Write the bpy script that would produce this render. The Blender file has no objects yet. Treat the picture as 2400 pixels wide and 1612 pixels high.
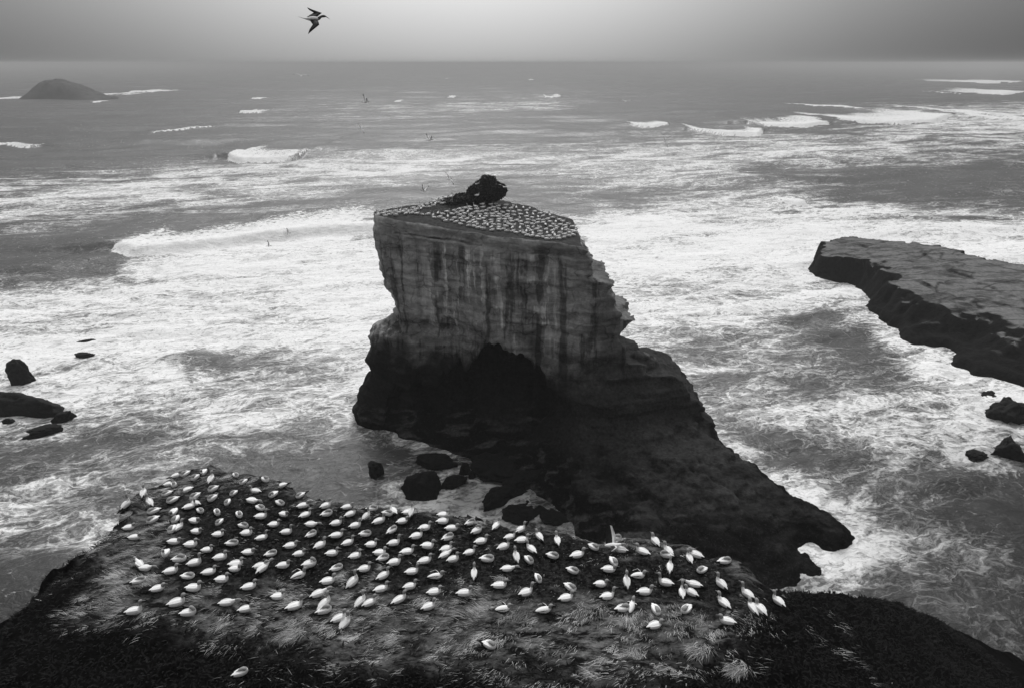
import bpy, math, random
import numpy as np
from mathutils import Vector, Matrix

# ------------------------------------------------------------------ camera
C = bpy.context.scene.collection
SC = bpy.context.scene
F, CX, CY = 1500.0, 1200.0, 806.0          # focal length and centre in pixels of the 2400 px wide photograph
HC = 50.0                                  # camera height above the sea
PITCH = math.atan(658.0 / F)
cp, sp = math.cos(PITCH), math.sin(PITCH)
cam_d = bpy.data.cameras.new("camera")
cam_d.sensor_width = 36.0
cam_d.lens = 36.0 * F / 2400.0
cam_d.clip_start = 0.5
cam_d.clip_end = 40000
cam = bpy.data.objects.new("camera", cam_d)
cam.location = (0, 0, HC)
cam.rotation_euler = (math.pi / 2 - PITCH, 0, 0)
C.objects.link(cam)
SC.camera = cam

# ------------------------------------------------------------------ sky and sun (overcast, sun behind cloud ahead)
SUN_EL, SUN_AZ = math.radians(50), math.radians(-4)   # azimuth from +Y, minus = left
world = bpy.data.worlds.new("World")
SC.world = world
world.use_nodes = True
wn, wl = world.node_tree.nodes, world.node_tree.links
wn.clear()
w_out = wn.new('ShaderNodeOutputWorld')
w_bg = wn.new('ShaderNodeBackground')
w_sky = wn.new('ShaderNodeTexSky')
w_sky.sky_type = 'NISHITA'
w_sky.sun_disc = False
w_sky.sun_elevation = SUN_EL
w_sky.sun_rotation = SUN_AZ
w_sky.dust_density = 4
w_bw = wn.new('ShaderNodeRGBToBW')
wl.new(w_sky.outputs[0], w_bw.inputs[0])
sun_dir = Vector((math.sin(SUN_AZ) * math.cos(SUN_EL), math.cos(SUN_AZ) * math.cos(SUN_EL), math.sin(SUN_EL)))
w_tc = wn.new('ShaderNodeTexCoord')
w_dot = wn.new('ShaderNodeVectorMath'); w_dot.operation = 'DOT_PRODUCT'
wl.new(w_tc.outputs['Generated'], w_dot.inputs[0])
w_dot.inputs[1].default_value = (math.sin(SUN_AZ) * math.cos(math.radians(2)), math.cos(SUN_AZ) * math.cos(math.radians(2)), math.sin(math.radians(2)))   # added glow low ahead; its fall-off imitates the lens vignette
w_ac = wn.new('ShaderNodeMath'); w_ac.operation = 'ARCCOSINE'
wl.new(w_dot.outputs['Value'], w_ac.inputs[0])
w_sq = wn.new('ShaderNodeMath'); w_sq.operation = 'POWER'; w_sq.inputs[1].default_value = 2
wl.new(w_ac.outputs[0], w_sq.inputs[0])
GLOW_W = 0.47
w_m1 = wn.new('ShaderNodeMath'); w_m1.operation = 'MULTIPLY'; w_m1.inputs[1].default_value = -1.0 / GLOW_W ** 2
wl.new(w_sq.outputs[0], w_m1.inputs[0])
w_ex = wn.new('ShaderNodeMath'); w_ex.operation = 'EXPONENT'
wl.new(w_m1.outputs[0], w_ex.inputs[0])
w_ma = wn.new('ShaderNodeMath'); w_ma.operation = 'MULTIPLY_ADD'
w_ma.inputs[1].default_value = 3.7      # strength of the added glow
w_ma.inputs[2].default_value = 0.6       # even cloud
w_sp = wn.new('ShaderNodeSeparateXYZ'); wl.new(w_tc.outputs['Generated'], w_sp.inputs[0])
w_mk = wn.new('ShaderNodeMapRange'); w_mk.interpolation_type = 'SMOOTHSTEP'; w_mk.inputs[1].default_value = -0.02; w_mk.inputs[2].default_value = 0.05
w_mk.inputs[3].default_value = 1.0; w_mk.inputs[4].default_value = 1.0
wl.new(w_sp.outputs['Z'], w_mk.inputs[0])          # elevation factor on the added glow, the same at every height
w_ve = wn.new('ShaderNodeMath'); w_ve.operation = 'MULTIPLY'
wl.new(w_ex.outputs[0], w_ve.inputs[0]); wl.new(w_mk.outputs[0], w_ve.inputs[1])
wl.new(w_ve.outputs[0], w_ma.inputs[0])
w_n = wn.new('ShaderNodeTexNoise'); w_n.inputs['Scale'].default_value = 2.2; w_n.inputs['Detail'].default_value = 3
wl.new(w_tc.outputs['Generated'], w_n.inputs['Vector'])
w_nm = wn.new('ShaderNodeMapRange'); w_nm.inputs[3].default_value = 0.93; w_nm.inputs[4].default_value = 1.07
wl.new(w_n.outputs['Fac'], w_nm.inputs[0])
w_mx = wn.new('ShaderNodeMath'); w_mx.operation = 'MULTIPLY'
wl.new(w_ma.outputs[0], w_mx.inputs[0]); wl.new(w_nm.outputs[0], w_mx.inputs[1])
w_ns = wn.new('ShaderNodeMath'); w_ns.operation = 'MULTIPLY_ADD'; w_ns.inputs[1].default_value = 0.04
wl.new(w_bw.outputs[0], w_ns.inputs[0]); wl.new(w_mx.outputs[0], w_ns.inputs[2])
w_ci = wn.new('ShaderNodeMapRange'); w_ci.inputs[1].default_value = 0.0; w_ci.inputs[2].default_value = 1.0
w_ci.inputs[3].default_value = 1.0; w_ci.inputs[4].default_value = 9.0
wl.new(w_sp.outputs['Z'], w_ci.inputs[0])          # overcast zenith rise, boosted out of view to light foam and rock
w_m3 = wn.new('ShaderNodeMath'); w_m3.operation = 'MULTIPLY'
wl.new(w_ns.outputs[0], w_m3.inputs[0]); wl.new(w_ci.outputs[0], w_m3.inputs[1])
wl.new(w_m3.outputs[0], w_bg.inputs['Color'])
w_bg.inputs['Strength'].default_value = 0.105
wl.new(w_bg.outputs[0], w_out.inputs['Surface'])

sl = bpy.data.lights.new("sun", 'SUN')
sl.energy = 2.2
sl.angle = math.radians(30)
so = bpy.data.objects.new("sun", sl)
so.rotation_euler = sun_dir.to_track_quat('Z', 'Y').to_euler()
so.location = (0, 0, 200)
C.objects.link(so)

vs = SC.view_settings
vs.view_transform = 'Standard'
vs.look = 'None'
vs.gamma = 1.0
vs.exposure = 0.0
SC.cycles.volume_bounces = 1
SC.cycles.max_bounces = 6
SC.cycles.volume_step_rate = 4
SC.cycles.volume_max_steps = 64

rng = np.random.default_rng(7)
random.seed(7)

# ------------------------------------------------------------------ helpers: pixels of the photo <-> places
def ray(u, v):
    u = np.asarray(u, float); v = np.asarray(v, float)
    a = (CY - v) / F
    return np.stack([(u - CX) / F + 0 * a, cp + a * sp + 0 * u, -sp + a * cp + 0 * u], -1)
def at_z(u, v, z=0.0):
    d = ray(u, v); t = (z - HC) / d[..., 2]
    return d[..., 0] * t, d[..., 1] * t
def at_y(u, v, y):
    d = ray(u, v); t = y / d[..., 1]
    return d[..., 0] * t, HC + d[..., 2] * t
def project(x, y, z):
    dz = z - HC
    dep = y * cp - dz * sp
    upc = y * sp + dz * cp
    dep = np.maximum(dep, 0.01)
    return CX + F * x / dep, CY - F * upc / dep

def hashn(ix, iy, iz, seed):
    h = (ix * 374761393 + iy * 668265263 + iz * 2147483647 + seed * 1274126177) & 0xFFFFFFFF
    h = ((h ^ (h >> 13)) * 1274126177) & 0xFFFFFFFF
    h = ((h ^ (h >> 16)) * 2246822519) & 0xFFFFFFFF
    return ((h ^ (h >> 15)) & 0xFFFFFF) / float(0xFFFFFF)
def vn(x, y, z=None, seed=0):
    """value noise, -1..1"""
    x = np.asarray(x, float); y = np.asarray(y, float)
    z = np.zeros_like(x) if z is None else np.asarray(z, float)
    xi, yi, zi = np.floor(x), np.floor(y), np.floor(z)
    fx, fy, fz = x - xi, y - yi, z - zi
    fx = fx * fx * (3 - 2 * fx); fy = fy * fy * (3 - 2 * fy); fz = fz * fz * (3 - 2 * fz)
    xi = xi.astype(np.int64); yi = yi.astype(np.int64); zi = zi.astype(np.int64)
    r = 0
    for dx in (0, 1):
        wx = fx if dx else 1 - fx
        for dy in (0, 1):
            wy = fy if dy else 1 - fy
            for dz in (0, 1):
                wz = fz if dz else 1 - fz
                r = r + wx * wy * wz * hashn(xi + dx, yi + dy, zi + dz, seed)
    return r * 2 - 1
def vn2(x, y, seed=0):
    x = np.asarray(x, float); y = np.asarray(y, float)
    xi, yi = np.floor(x), np.floor(y)
    fx, fy = x - xi, y - yi
    fx = fx * fx * (3 - 2 * fx); fy = fy * fy * (3 - 2 * fy)
    xi = xi.astype(np.int64); yi = yi.astype(np.int64); z0 = np.zeros_like(xi)
    a = hashn(xi, yi, z0, seed); b = hashn(xi + 1, yi, z0, seed)
    c = hashn(xi, yi + 1, z0, seed); d = hashn(xi + 1, yi + 1, z0, seed)
    return ((a * (1 - fx) + b * fx) * (1 - fy) + (c * (1 - fx) + d * fx) * fy) * 2 - 1
def fbm2(x, y, o=4, seed=0, g=0.5):
    r = 0; a = 1; s = 0
    for i in range(o):
        r = r + a * vn2(x * 2 ** i + 17.3 * i, y * 2 ** i - 9.1 * i, seed + i); s += a; a *= g
    return r / s
def fbm3(x, y, z, o=4, seed=0, g=0.5):
    r = 0; a = 1; s = 0
    for i in range(o):
        r = r + a * vn(x * 2 ** i + 17.3 * i, y * 2 ** i, z * 2 ** i - 5.7 * i, seed + i); s += a; a *= g
    return r / s
def sstep(a, b, x):
    t = np.clip((x - a) / (b - a), 0, 1)
    return t * t * (3 - 2 * t)
def poly_sd(px, py, P):
    """signed distance to polygon, negative inside"""
    P = np.asarray(P, float); n = len(P)
    d2 = np.full(px.shape, 1e18); inside = np.zeros(px.shape, bool)
    for i in range(n):
        a, b = P[i], P[(i + 1) % n]
        ex, ey = b[0] - a[0], b[1] - a[1]
        wx, wy = px - a[0], py - a[1]
        t = np.clip((wx * ex + wy * ey) / (ex * ex + ey * ey + 1e-12), 0, 1)
        d2 = np.minimum(d2, (wx - ex * t) ** 2 + (wy - ey * t) ** 2)
        c = (a[1] > py) != (b[1] > py)
        with np.errstate(divide='ignore', invalid='ignore'):
            xx = (b[0] - a[0]) * (py - a[1]) / (b[1] - a[1] + 1e-30) + a[0]
        inside ^= c & (px < xx)
    d = np.sqrt(d2)
    return np.where(inside, -d, d)

def in_poly_px(u, v, P, soft):
    return sstep(soft, -soft, poly_sd(u, v, P))
def tag(o, label=None, cat=None, group=None, kind=None):
    if label: o["label"] = label
    if cat: o["category"] = cat
    if group: o["group"] = group
    if kind: o["kind"] = kind
    return o
def mesh_np(name, V, faces, smooth=True, mats=(), attrs=None, midx=None):
    """faces: (n,k) int array, or list of such arrays"""
    if isinstance(faces, np.ndarray): faces = [faces]
    me = bpy.data.meshes.new(name)
    V = np.asarray(V, np.float32)
    me.vertices.add(len(V)); me.vertices.foreach_set("co", V.ravel())
    idx = np.concatenate([f.ravel() for f in faces]).astype(np.int32)
    cnt = np.concatenate([np.full(len(f), f.shape[1], np.int32) for f in faces])
    st = np.concatenate([[0], np.cumsum(cnt)[:-1]]).astype(np.int32)
    me.loops.add(len(idx)); me.loops.foreach_set("vertex_index", idx)
    me.polygons.add(len(cnt)); me.polygons.foreach_set("loop_start", st); me.polygons.foreach_set("loop_total", cnt)
    me.polygons.foreach_set("use_smooth", np.full(len(cnt), smooth, bool))
    if midx is not None: me.polygons.foreach_set("material_index", np.asarray(midx, np.int32))
    for m in mats: me.materials.append(m)
    for k, a in (attrs or {}).items():
        at = me.attributes.new(k, 'FLOAT', 'POINT'); at.data.foreach_set("value", np.asarray(a, np.float32))
    me.update(calc_edges=True)
    me.validate()
    return me
def link(name, me, parent=None, loc=None):
    o = bpy.data.objects.new(name, me); C.objects.link(o)
    if parent: o.parent = parent
    if loc is not None: o.location = loc
    return o
def grid_faces(nr, nc):
    i = np.arange(nr - 1)[:, None] * nc + np.arange(nc - 1)[None, :]
    return np.stack([i, i + 1, i + nc + 1, i + nc], -1).reshape(-1, 4)

# ------------------------------------------------------------------ node helper
class NT:
    def __init__(s, name, rough=0.8, spec=0.3):
        s.m = bpy.data.materials.new(name); s.m.use_nodes = True
        s.n = s.m.node_tree.nodes; s.l = s.m.node_tree.links
        s.b = s.n['Principled BSDF']; s.b.inputs['Roughness'].default_value = rough
        s.b.inputs['Specular IOR Level'].default_value = spec
        s.geo = None
    def pos(s):
        if s.geo is None: s.geo = s.n.new('ShaderNodeNewGeometry')
        return s.geo.outputs['Position']
    def obj(s):
        return s.n.new('ShaderNodeTexCoord').outputs['Object']
    def attr(s, name):
        a = s.n.new('ShaderNodeAttribute'); a.attribute_name = name; return a.outputs['Fac']
    def put(s, sock, v):
        if hasattr(v, 'is_output') or isinstance(v, bpy.types.NodeSocket): s.l.new(v, sock)
        else: sock.default_value = v
    def math(s, op, a, b=0.0, c=0.0, clamp=False):
        m = s.n.new('ShaderNodeMath'); m.operation = op; m.use_clamp = clamp
        s.put(m.inputs[0], a); s.put(m.inputs[1], b)
        if op in ('MULTIPLY_ADD', 'SMOOTH_MIN', 'SMOOTH_MAX'): s.put(m.inputs[2], c)
        return m.outputs[0]
    def mr(s, v, a, b, c=0.0, d=1.0, smooth=False):
        m = s.n.new('ShaderNodeMapRange'); m.interpolation_type = 'SMOOTHSTEP' if smooth else 'LINEAR'
        s.put(m.inputs[0], v); s.put(m.inputs[1], a); s.put(m.inputs[2], b); s.put(m.inputs[3], c); s.put(m.inputs[4], d)
        return m.outputs[0]
    def mapping(s, vec, scale=(1, 1, 1), rot=(0, 0, 0), loc=(0, 0, 0)):
        m = s.n.new('ShaderNodeMapping'); s.l.new(vec, m.inputs[0])
        m.inputs['Scale'].default_value = scale; m.inputs['Rotation'].default_value = rot; m.inputs['Location'].default_value = loc
        return m.outputs[0]
    def noise(s, vec, scale, detail=6, rough=0.6, dist=0.0, lac=2.0, color=False):
        m = s.n.new('ShaderNodeTexNoise'); s.l.new(vec, m.inputs['Vector'])
        m.inputs['Scale'].default_value = scale; m.inputs['Detail'].default_value = detail
        m.inputs['Roughness'].default_value = rough; m.inputs['Distortion'].default_value = dist; m.inputs['Lacunarity'].default_value = lac
        return m.outputs['Color' if color else 'Fac']
    def vor(s, vec, scale, feat='DISTANCE_TO_EDGE', rand=1.0):
        m = s.n.new('ShaderNodeTexVoronoi'); m.feature = feat; s.l.new(vec, m.inputs['Vector'])
        m.inputs['Scale'].default_value = scale; m.inputs['Randomness'].default_value = rand
        return m.outputs['Distance']
    def warp(s, vec, scale, amt, detail=3):
        n = s.noise(vec, scale, detail, color=True)
        a = s.n.new('ShaderNodeVectorMath'); a.operation = 'SUBTRACT'; s.l.new(n, a.inputs[0]); a.inputs[1].default_value = (.5, .5, .5)
        b = s.n.new('ShaderNodeVectorMath'); b.operation = 'SCALE'; s.l.new(a.outputs[0], b.inputs[0]); b.inputs['Scale'].default_value = amt
        c = s.n.new('ShaderNodeVectorMath'); c.operation = 'ADD'; s.l.new(vec, c.inputs[0]); s.l.new(b.outputs[0], c.inputs[1])
        return c.outputs[0]
    def sep(s, vec):
        m = s.n.new('ShaderNodeSeparateXYZ'); s.l.new(vec, m.inputs[0]); return m.outputs
    def mix(s, f, a, b):
        m = s.n.new('ShaderNodeMix'); m.data_type = 'FLOAT'
        s.put(m.inputs[0], f); s.put(m.inputs[2], a); s.put(m.inputs[3], b); return m.outputs[0]
    def bump(s, h, strength=0.5, dist=0.1, prev=None):
        m = s.n.new('ShaderNodeBump'); s.l.new(h, m.inputs['Height'])
        m.inputs['Strength'].default_value = strength; m.inputs['Distance'].default_value = dist
        if prev is not None: s.l.new(prev, m.inputs['Normal'])
        return m.outputs[0]
    def color(s, v):
        if isinstance(v, (int, float)): s.b.inputs['Base Color'].default_value = (v, v, v, 1)
        else: s.l.new(v, s.b.inputs['Base Color'])
        return s.m
    def normal(s, v): s.l.new(v, s.b.inputs['Normal'])
def flat(name, v, rough=0.7, spec=0.3):
    t = NT(name, rough, spec); return t.color(v)

# ------------------------------------------------------------------ materials
def mat_sea():
    t = NT("sea_water", 0.14, 0.4); t.b.inputs["IOR"].default_value = 1.33
    P = t.pos()
    cov = t.attr("foam"); solid = t.attr("roller"); dark = t.attr("vignette_shoal")  # dark: painted corner vignette, plus rocky shallows
    R = t.mapping(P, rot=(0, 0, math.radians(-14)))
    W = t.warp(R, 0.10, 5.0, 4)
    W2 = t.warp(W, 0.7, 0.6, 5)
    big = t.noise(t.mapping(W, scale=(0.35, 1.0, 1)), 0.075, 9, 0.66, 0.5)
    med = t.noise(t.mapping(W2, scale=(0.5, 1.0, 1)), 0.45, 7, 0.66, 0.8)
    fine = t.noise(t.mapping(W2, scale=(0.7, 1.0, 1)), 2.4, 6, 0.62)
    e1 = t.vor(t.mapping(W2, scale=(0.55, 1.0, 0.02)), 0.42)
    e2 = t.vor(t.mapping(t.warp(W2, 2.0, 0.25), scale=(0.7, 1.0, 0.02)), 1.25)
    # sheets of foam torn into webs: bands round the mid level of a fractal, widening with the cover
    ce = t.math('ADD', cov, t.math('MULTIPLY', t.math('SUBTRACT', big, 0.5), t.mr(cov, 0.0, 0.35, 0.5, 2.3)))
    ce = t.math('ADD', ce, t.math('MULTIPLY', t.math('SUBTRACT', fine, 0.5), 0.35))
    th = t.mr(ce, 0.14, 1.12, -0.026, 0.155)
    def web(nn, soft, k):
        d_ = t.math('ABSOLUTE', t.math('SUBTRACT', nn, 0.5))
        tt = t.math('MULTIPLY', th, k)
        return t.mr(d_, t.math('ADD', tt, soft), t.math('SUBTRACT', tt, soft), 0, 1, True)
    n1 = t.noise(t.mapping(W2, scale=(0.5, 1.0, 1)), 0.30, 6, 0.58, 0.6)
    n2 = t.noise(t.mapping(W2, scale=(0.6, 1.0, 1), loc=(13, 7, 0)), 0.95, 6, 0.6, 0.4)
    f1 = web(n1, 0.045, 1.0); f2 = web(n2, 0.05, 1.1)
    f = t.math('MULTIPLY', f1, t.math('MULTIPLY_ADD', f2, 0.5, 0.5))
    f = t.math('MAXIMUM', f, t.math('MULTIPLY', f2, t.mr(ce, 0.15, 0.9, 0.0, 0.8)))
    f = t.math('MULTIPLY', f, t.mr(fine, 0.30, 0.50, 0.72, 1.0))
    f = t.math('MULTIPLY', f, t.mr(ce, -0.05, 0.35, 0.0, 1.0))
    lw = t.mr(ce, 0.0, 0.6, 0.0, 0.09)
    l1 = t.math('SUBTRACT', 1.0, t.math('DIVIDE', e1, t.math('MAXIMUM', lw, 0.001)), clamp=True)
    lace = t.math('MULTIPLY', l1, t.mr(med, 0.42, 0.6, 0.0, 0.28))
    film = t.mr(ce, 0.35, 1.15, 0, 0.34)
    f = t.math('MAXIMUM', t.math('MAXIMUM', f, lace), film)
    f = t.math('MAXIMUM', f, t.math('MULTIPLY', t.mr(t.math('ADD', solid, t.math('MULTIPLY', t.math('SUBTRACT', n2, 0.5), 2.2)), 0.30, 0.55, 0, 1, True), t.math('MULTIPLY', t.mr(fine, 0.3, 0.5, 0.72, 1.0), t.mr(med, 0.35, 0.5, 0.8, 1.0))), clamp=True)
    sl_ = t.noise(t.mapping(W, scale=(0.25, 1.0, 1)), 0.03, 5, 0.6)
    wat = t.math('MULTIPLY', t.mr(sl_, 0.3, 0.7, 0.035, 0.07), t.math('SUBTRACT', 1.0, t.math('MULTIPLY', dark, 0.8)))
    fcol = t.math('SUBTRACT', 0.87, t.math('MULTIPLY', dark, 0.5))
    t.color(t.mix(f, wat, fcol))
    t.put(t.b.inputs['Roughness'], t.mix(f, 0.34, 0.9))
    chop = t.noise(t.mapping(W2, scale=(0.45, 1.0, 1)), 0.7, 8, 0.6)
    nb = t.bump(chop, 0.85, 0.55)
    nb = t.bump(f, 0.6, 0.14, nb)
    t.normal(nb)
    t.put(t.b.inputs['Specular IOR Level'], 0.0)
    gl = t.n.new('ShaderNodeBsdfGlossy'); gl.inputs['Roughness'].default_value = 0.25; gl.inputs['Color'].default_value = (1, 1, 1, 1)
    t.l.new(nb, gl.inputs['Normal'])
    fr = t.n.new('ShaderNodeFresnel'); fr.inputs['IOR'].default_value = 1.33; t.l.new(nb, fr.inputs['Normal'])
    fac = t.math('MULTIPLY', t.math('MINIMUM', fr.outputs[0], 0.15), t.math('SUBTRACT', 1.0, f))
    mx = t.n.new('ShaderNodeMixShader'); t.l.new(fac, mx.inputs[0]); t.l.new(t.b.outputs[0], mx.inputs[1]); t.l.new(gl.outputs[0], mx.inputs[2])
    t.l.new(mx.outputs[0], t.n['Material Output'].inputs['Surface'])
    return t.m

def mat_stack():
    t = NT("stack_rock", 0.95, 0.04)
    P = t.pos(); x, y, z = t.sep(P)
    nz = t.sep(t.geo.outputs['Normal'])[2]
    W = t.warp(P, 0.25, 1.6, 4)
    # bedding
    bed = t.noise(t.mapping(W, scale=(0.05, 0.05, 1.0), rot=(0.03, 0.035, 0)), 1.5, 5, 0.65)
    # stains running down the face
    run = t.noise(t.mapping(t.warp(P, 0.35, 0.9), scale=(1.0, 0.5, 0.045)), 0.72, 4, 0.55)
    run2 = t.noise(t.mapping(P, scale=(1.0, 0.5, 0.04), loc=(31, 0, 0)), 2.3, 4, 0.6)
    gr = t.noise(P, 2.6, 7, 0.68)
    blot = t.noise(W, 0.22, 5, 0.6)
    base = t.mr(bed, 0.3, 0.72, 0.25, 0.42)
    base = t.math('MULTIPLY', base, t.mr(gr, 0.25, 0.75, 0.62, 1.35))
    base = t.math('MULTIPLY', base, t.mr(blot, 0.35, 0.65, 0.62, 1.25))
    strk = t.math('MULTIPLY', t.mr(run, 0.50, 0.56, 0, 1, True), t.mr(run2, 0.40, 0.6, 0.45, 1))
    dkst = t.mr(run, 0.46, 0.38, 0, 1, True)
    mid = t.math('MULTIPLY', t.mr(x, -14.5, -8.5, 0.12, 1, True), t.mr(x, 7.5, 4.0, 0.1, 1, True))
    hgt = t.math('MULTIPLY', t.mr(z, 8.0, 14.0, 0.25, 1, True), t.mr(z, 29.6, 27.6, 0, 1, True))
    side = t.mr(nz, 0.55, 0.2, 0, 1)
    strk = t.math('MULTIPLY', t.math('MULTIPLY', strk, t.math('MULTIPLY', mid, hgt)), side)
    base = t.math('MULTIPLY', base, t.math('SUBTRACT', 1.0, t.math('MULTIPLY', t.math('MULTIPLY', dkst, hgt), 0.65)))
    base = t.mix(t.math('MULTIPLY', strk, 0.9), base, 0.85)
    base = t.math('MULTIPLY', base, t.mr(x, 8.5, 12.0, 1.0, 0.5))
    ck = t.vor(t.mapping(t.warp(P, 0.5, 1.2, 4), scale=(0.22, 0.22, 0.55), rot=(0.03, 0.04, 0)), 0.9)
    base = t.math('MULTIPLY', base, t.mr(ck, 0.0, 0.03, t.mr(blot, 0.42, 0.62, 0.45, 1.0), 1.0))
    # pale trampled crust on the top
    topm = t.math('MULTIPLY', t.mr(nz, 0.6, 0.9, 0, 1), t.mr(z, 27.5, 29.2, 0, 1))
    base = t.mix(topm, base, t.mr(gr, 0.3, 0.7, 0.025, 0.075))
    rim = t.math('MULTIPLY', t.mr(z, 28.4, 29.8, 0, 1), t.math('SUBTRACT', 1.0, topm))
    base = t.math('MULTIPLY', base, t.math('MULTIPLY_ADD', rim, 0.5, 1.0))
    # wet, weedy lower rock, with the overhang's shade put into its black
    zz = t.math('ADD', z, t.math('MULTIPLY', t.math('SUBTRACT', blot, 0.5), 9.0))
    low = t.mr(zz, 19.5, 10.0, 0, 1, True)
    wet_shade = t.math('MULTIPLY', t.mr(gr, 0.35, 0.7, 0.002, 0.011), t.mr(x, 4.0, 12.0, 1.0, 3.2))
    base = t.mix(t.math('MULTIPLY', low, t.mr(x, 6.0, 12.0, 0.985, 0.90)), base, wet_shade)
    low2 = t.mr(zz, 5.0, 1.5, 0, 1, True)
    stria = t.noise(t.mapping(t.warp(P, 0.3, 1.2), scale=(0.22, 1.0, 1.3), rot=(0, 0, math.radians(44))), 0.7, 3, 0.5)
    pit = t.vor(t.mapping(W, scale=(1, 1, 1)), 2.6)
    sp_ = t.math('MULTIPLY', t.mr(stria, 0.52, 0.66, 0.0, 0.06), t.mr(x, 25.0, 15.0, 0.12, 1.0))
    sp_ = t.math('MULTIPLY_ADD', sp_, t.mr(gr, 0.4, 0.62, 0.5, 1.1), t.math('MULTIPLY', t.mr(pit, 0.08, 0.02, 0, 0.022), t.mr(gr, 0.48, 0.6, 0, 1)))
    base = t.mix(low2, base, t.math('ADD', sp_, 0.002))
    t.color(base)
    h = t.math('ADD', t.math('MULTIPLY', bed, 0.7), t.math('ADD', t.math('MULTIPLY', gr, 0.35), t.math('MULTIPLY', run, 0.5)))
    nb = t.bump(h, 0.9, 0.55)
    t.normal(t.bump(t.noise(P, 7, 6, 0.7), 0.6, 0.08, nb))
    return t.m

def mat_shelf():
    t = NT("shelf_rock", 0.95, 0.05)
    P = t.pos(); z = t.sep(P)[2]
    nz = t.sep(t.geo.outputs['Normal'])[2]
    W = t.warp(P, 0.15, 3, 4)
    a = t.noise(t.mapping(W, scale=(0.35, 1, 1), rot=(0, 0, 0.3)), 0.32, 7, 0.68)
    g = t.noise(P, 1.6, 6, 0.7)
    cr = t.vor(t.mapping(W, scale=(0.4, 1, 1)), 0.18)
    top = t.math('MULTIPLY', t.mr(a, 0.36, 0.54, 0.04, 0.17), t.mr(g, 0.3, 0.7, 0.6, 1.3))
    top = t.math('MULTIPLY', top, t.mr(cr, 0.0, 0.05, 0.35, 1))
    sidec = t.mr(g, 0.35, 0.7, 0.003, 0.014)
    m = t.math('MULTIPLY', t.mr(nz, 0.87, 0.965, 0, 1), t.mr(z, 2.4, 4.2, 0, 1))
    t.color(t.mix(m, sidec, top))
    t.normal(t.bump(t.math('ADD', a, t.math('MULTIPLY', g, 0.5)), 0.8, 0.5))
    return t.m

def mat_boulder():
    t = NT("wet_boulder_rock", 0.8, 0.1)
    P = t.pos()
    g = t.noise(P, 1.8, 6, 0.7)
    t.color(t.mr(g, 0.35, 0.75, 0.003, 0.018))
    t.normal(t.bump(g, 0.8, 0.35))
    return t.m

def mat_island():
    t = NT("island_rock", 0.9, 0.1)
    g = t.noise(t.pos(), 0.05, 6, 0.7)
    t.color(t.mr(g, 0.3, 0.7, 0.04, 0.09))
    return t.m

def mat_ground():
    t = NT("headland_soil", 0.98, 0.03)
    P = t.pos()
    dry = t.attr("dry"); blk = t.attr("scrub")  # blk: scrub mask, spread to the bottom corners as painted vignette
    W = t.warp(P, 1.2, 0.5, 4)
    st = t.noise(t.mapping(W, scale=(0.45, 1.0, 1), rot=(0, 0, math.radians(-38))), 2.6, 8, 0.72)
    g = t.noise(P, 6.0, 6, 0.72)
    big = t.noise(P, 0.45, 5, 0.6)
    soil = t.math('MULTIPLY', t.mr(g, 0.44, 0.74, 0.003, 0.045), t.mr(big, 0.35, 0.65, 0.7, 1.3))
    spk = t.math('MULTIPLY', t.mr(t.noise(P, 11, 3, 0.6), 0.66, 0.72, 0, 1), 0.18)
    soil = t.math('ADD', soil, spk)
    straw = t.math('MULTIPLY', t.mr(st, 0.44, 0.68, 0.006, 0.22), t.mr(g, 0.3, 0.7, 0.7, 1.2))
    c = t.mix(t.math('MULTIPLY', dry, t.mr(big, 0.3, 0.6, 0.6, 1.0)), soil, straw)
    c = t.mix(blk, c, t.mr(g, 0.5, 0.8, 0.001, 0.007))  # scrub ground, with the corner vignette painted into its near-black
    t.color(c)
    t.normal(t.bump(t.math('ADD', st, t.math('MULTIPLY', g, 0.6)), 0.9, 0.12))
    return t.m

def mat_attr(name, attr, lo, hi, rough=0.8):
    t = NT(name, rough, 0.15)
    t.color(t.mr(t.attr(attr), 0, 1, lo, hi))
    return t.m

def mat_feather(name, lo, hi, sc=18):
    t = NT(name, 0.75, 0.2)
    o = t.obj()
    n = t.noise(t.mapping(o, scale=(0.35, 1, 1)), sc, 4, 0.6)
    t.color(t.mr(n, 0.3, 0.65, lo, hi))
    t.normal(t.bump(n, 0.35, 0.02))
    return t.m

M_SEA, M_STACK, M_SHELF, M_BOULDER, M_ISLE, M_GROUND = mat_sea(), mat_stack(), mat_shelf(), mat_boulder(), mat_island(), mat_ground()
M_WHITE = mat_feather("white_feathers", 0.80, 0.92)
M_HEAD = mat_feather("buff_head_feathers", 0.20, 0.32, 30)
M_BLACK = mat_feather("black_flight_feathers", 0.012, 0.03, 30)
M_SHADEF = mat_feather("shaded_head_feathers", 0.06, 0.14, 20)  # backlit shade put into the large flyer's head and neck colour
M_BILL = flat("grey_bill_horn", 0.22, 0.4)
M_LEG = flat("dark_leg_skin", 0.03, 0.5)

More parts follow.
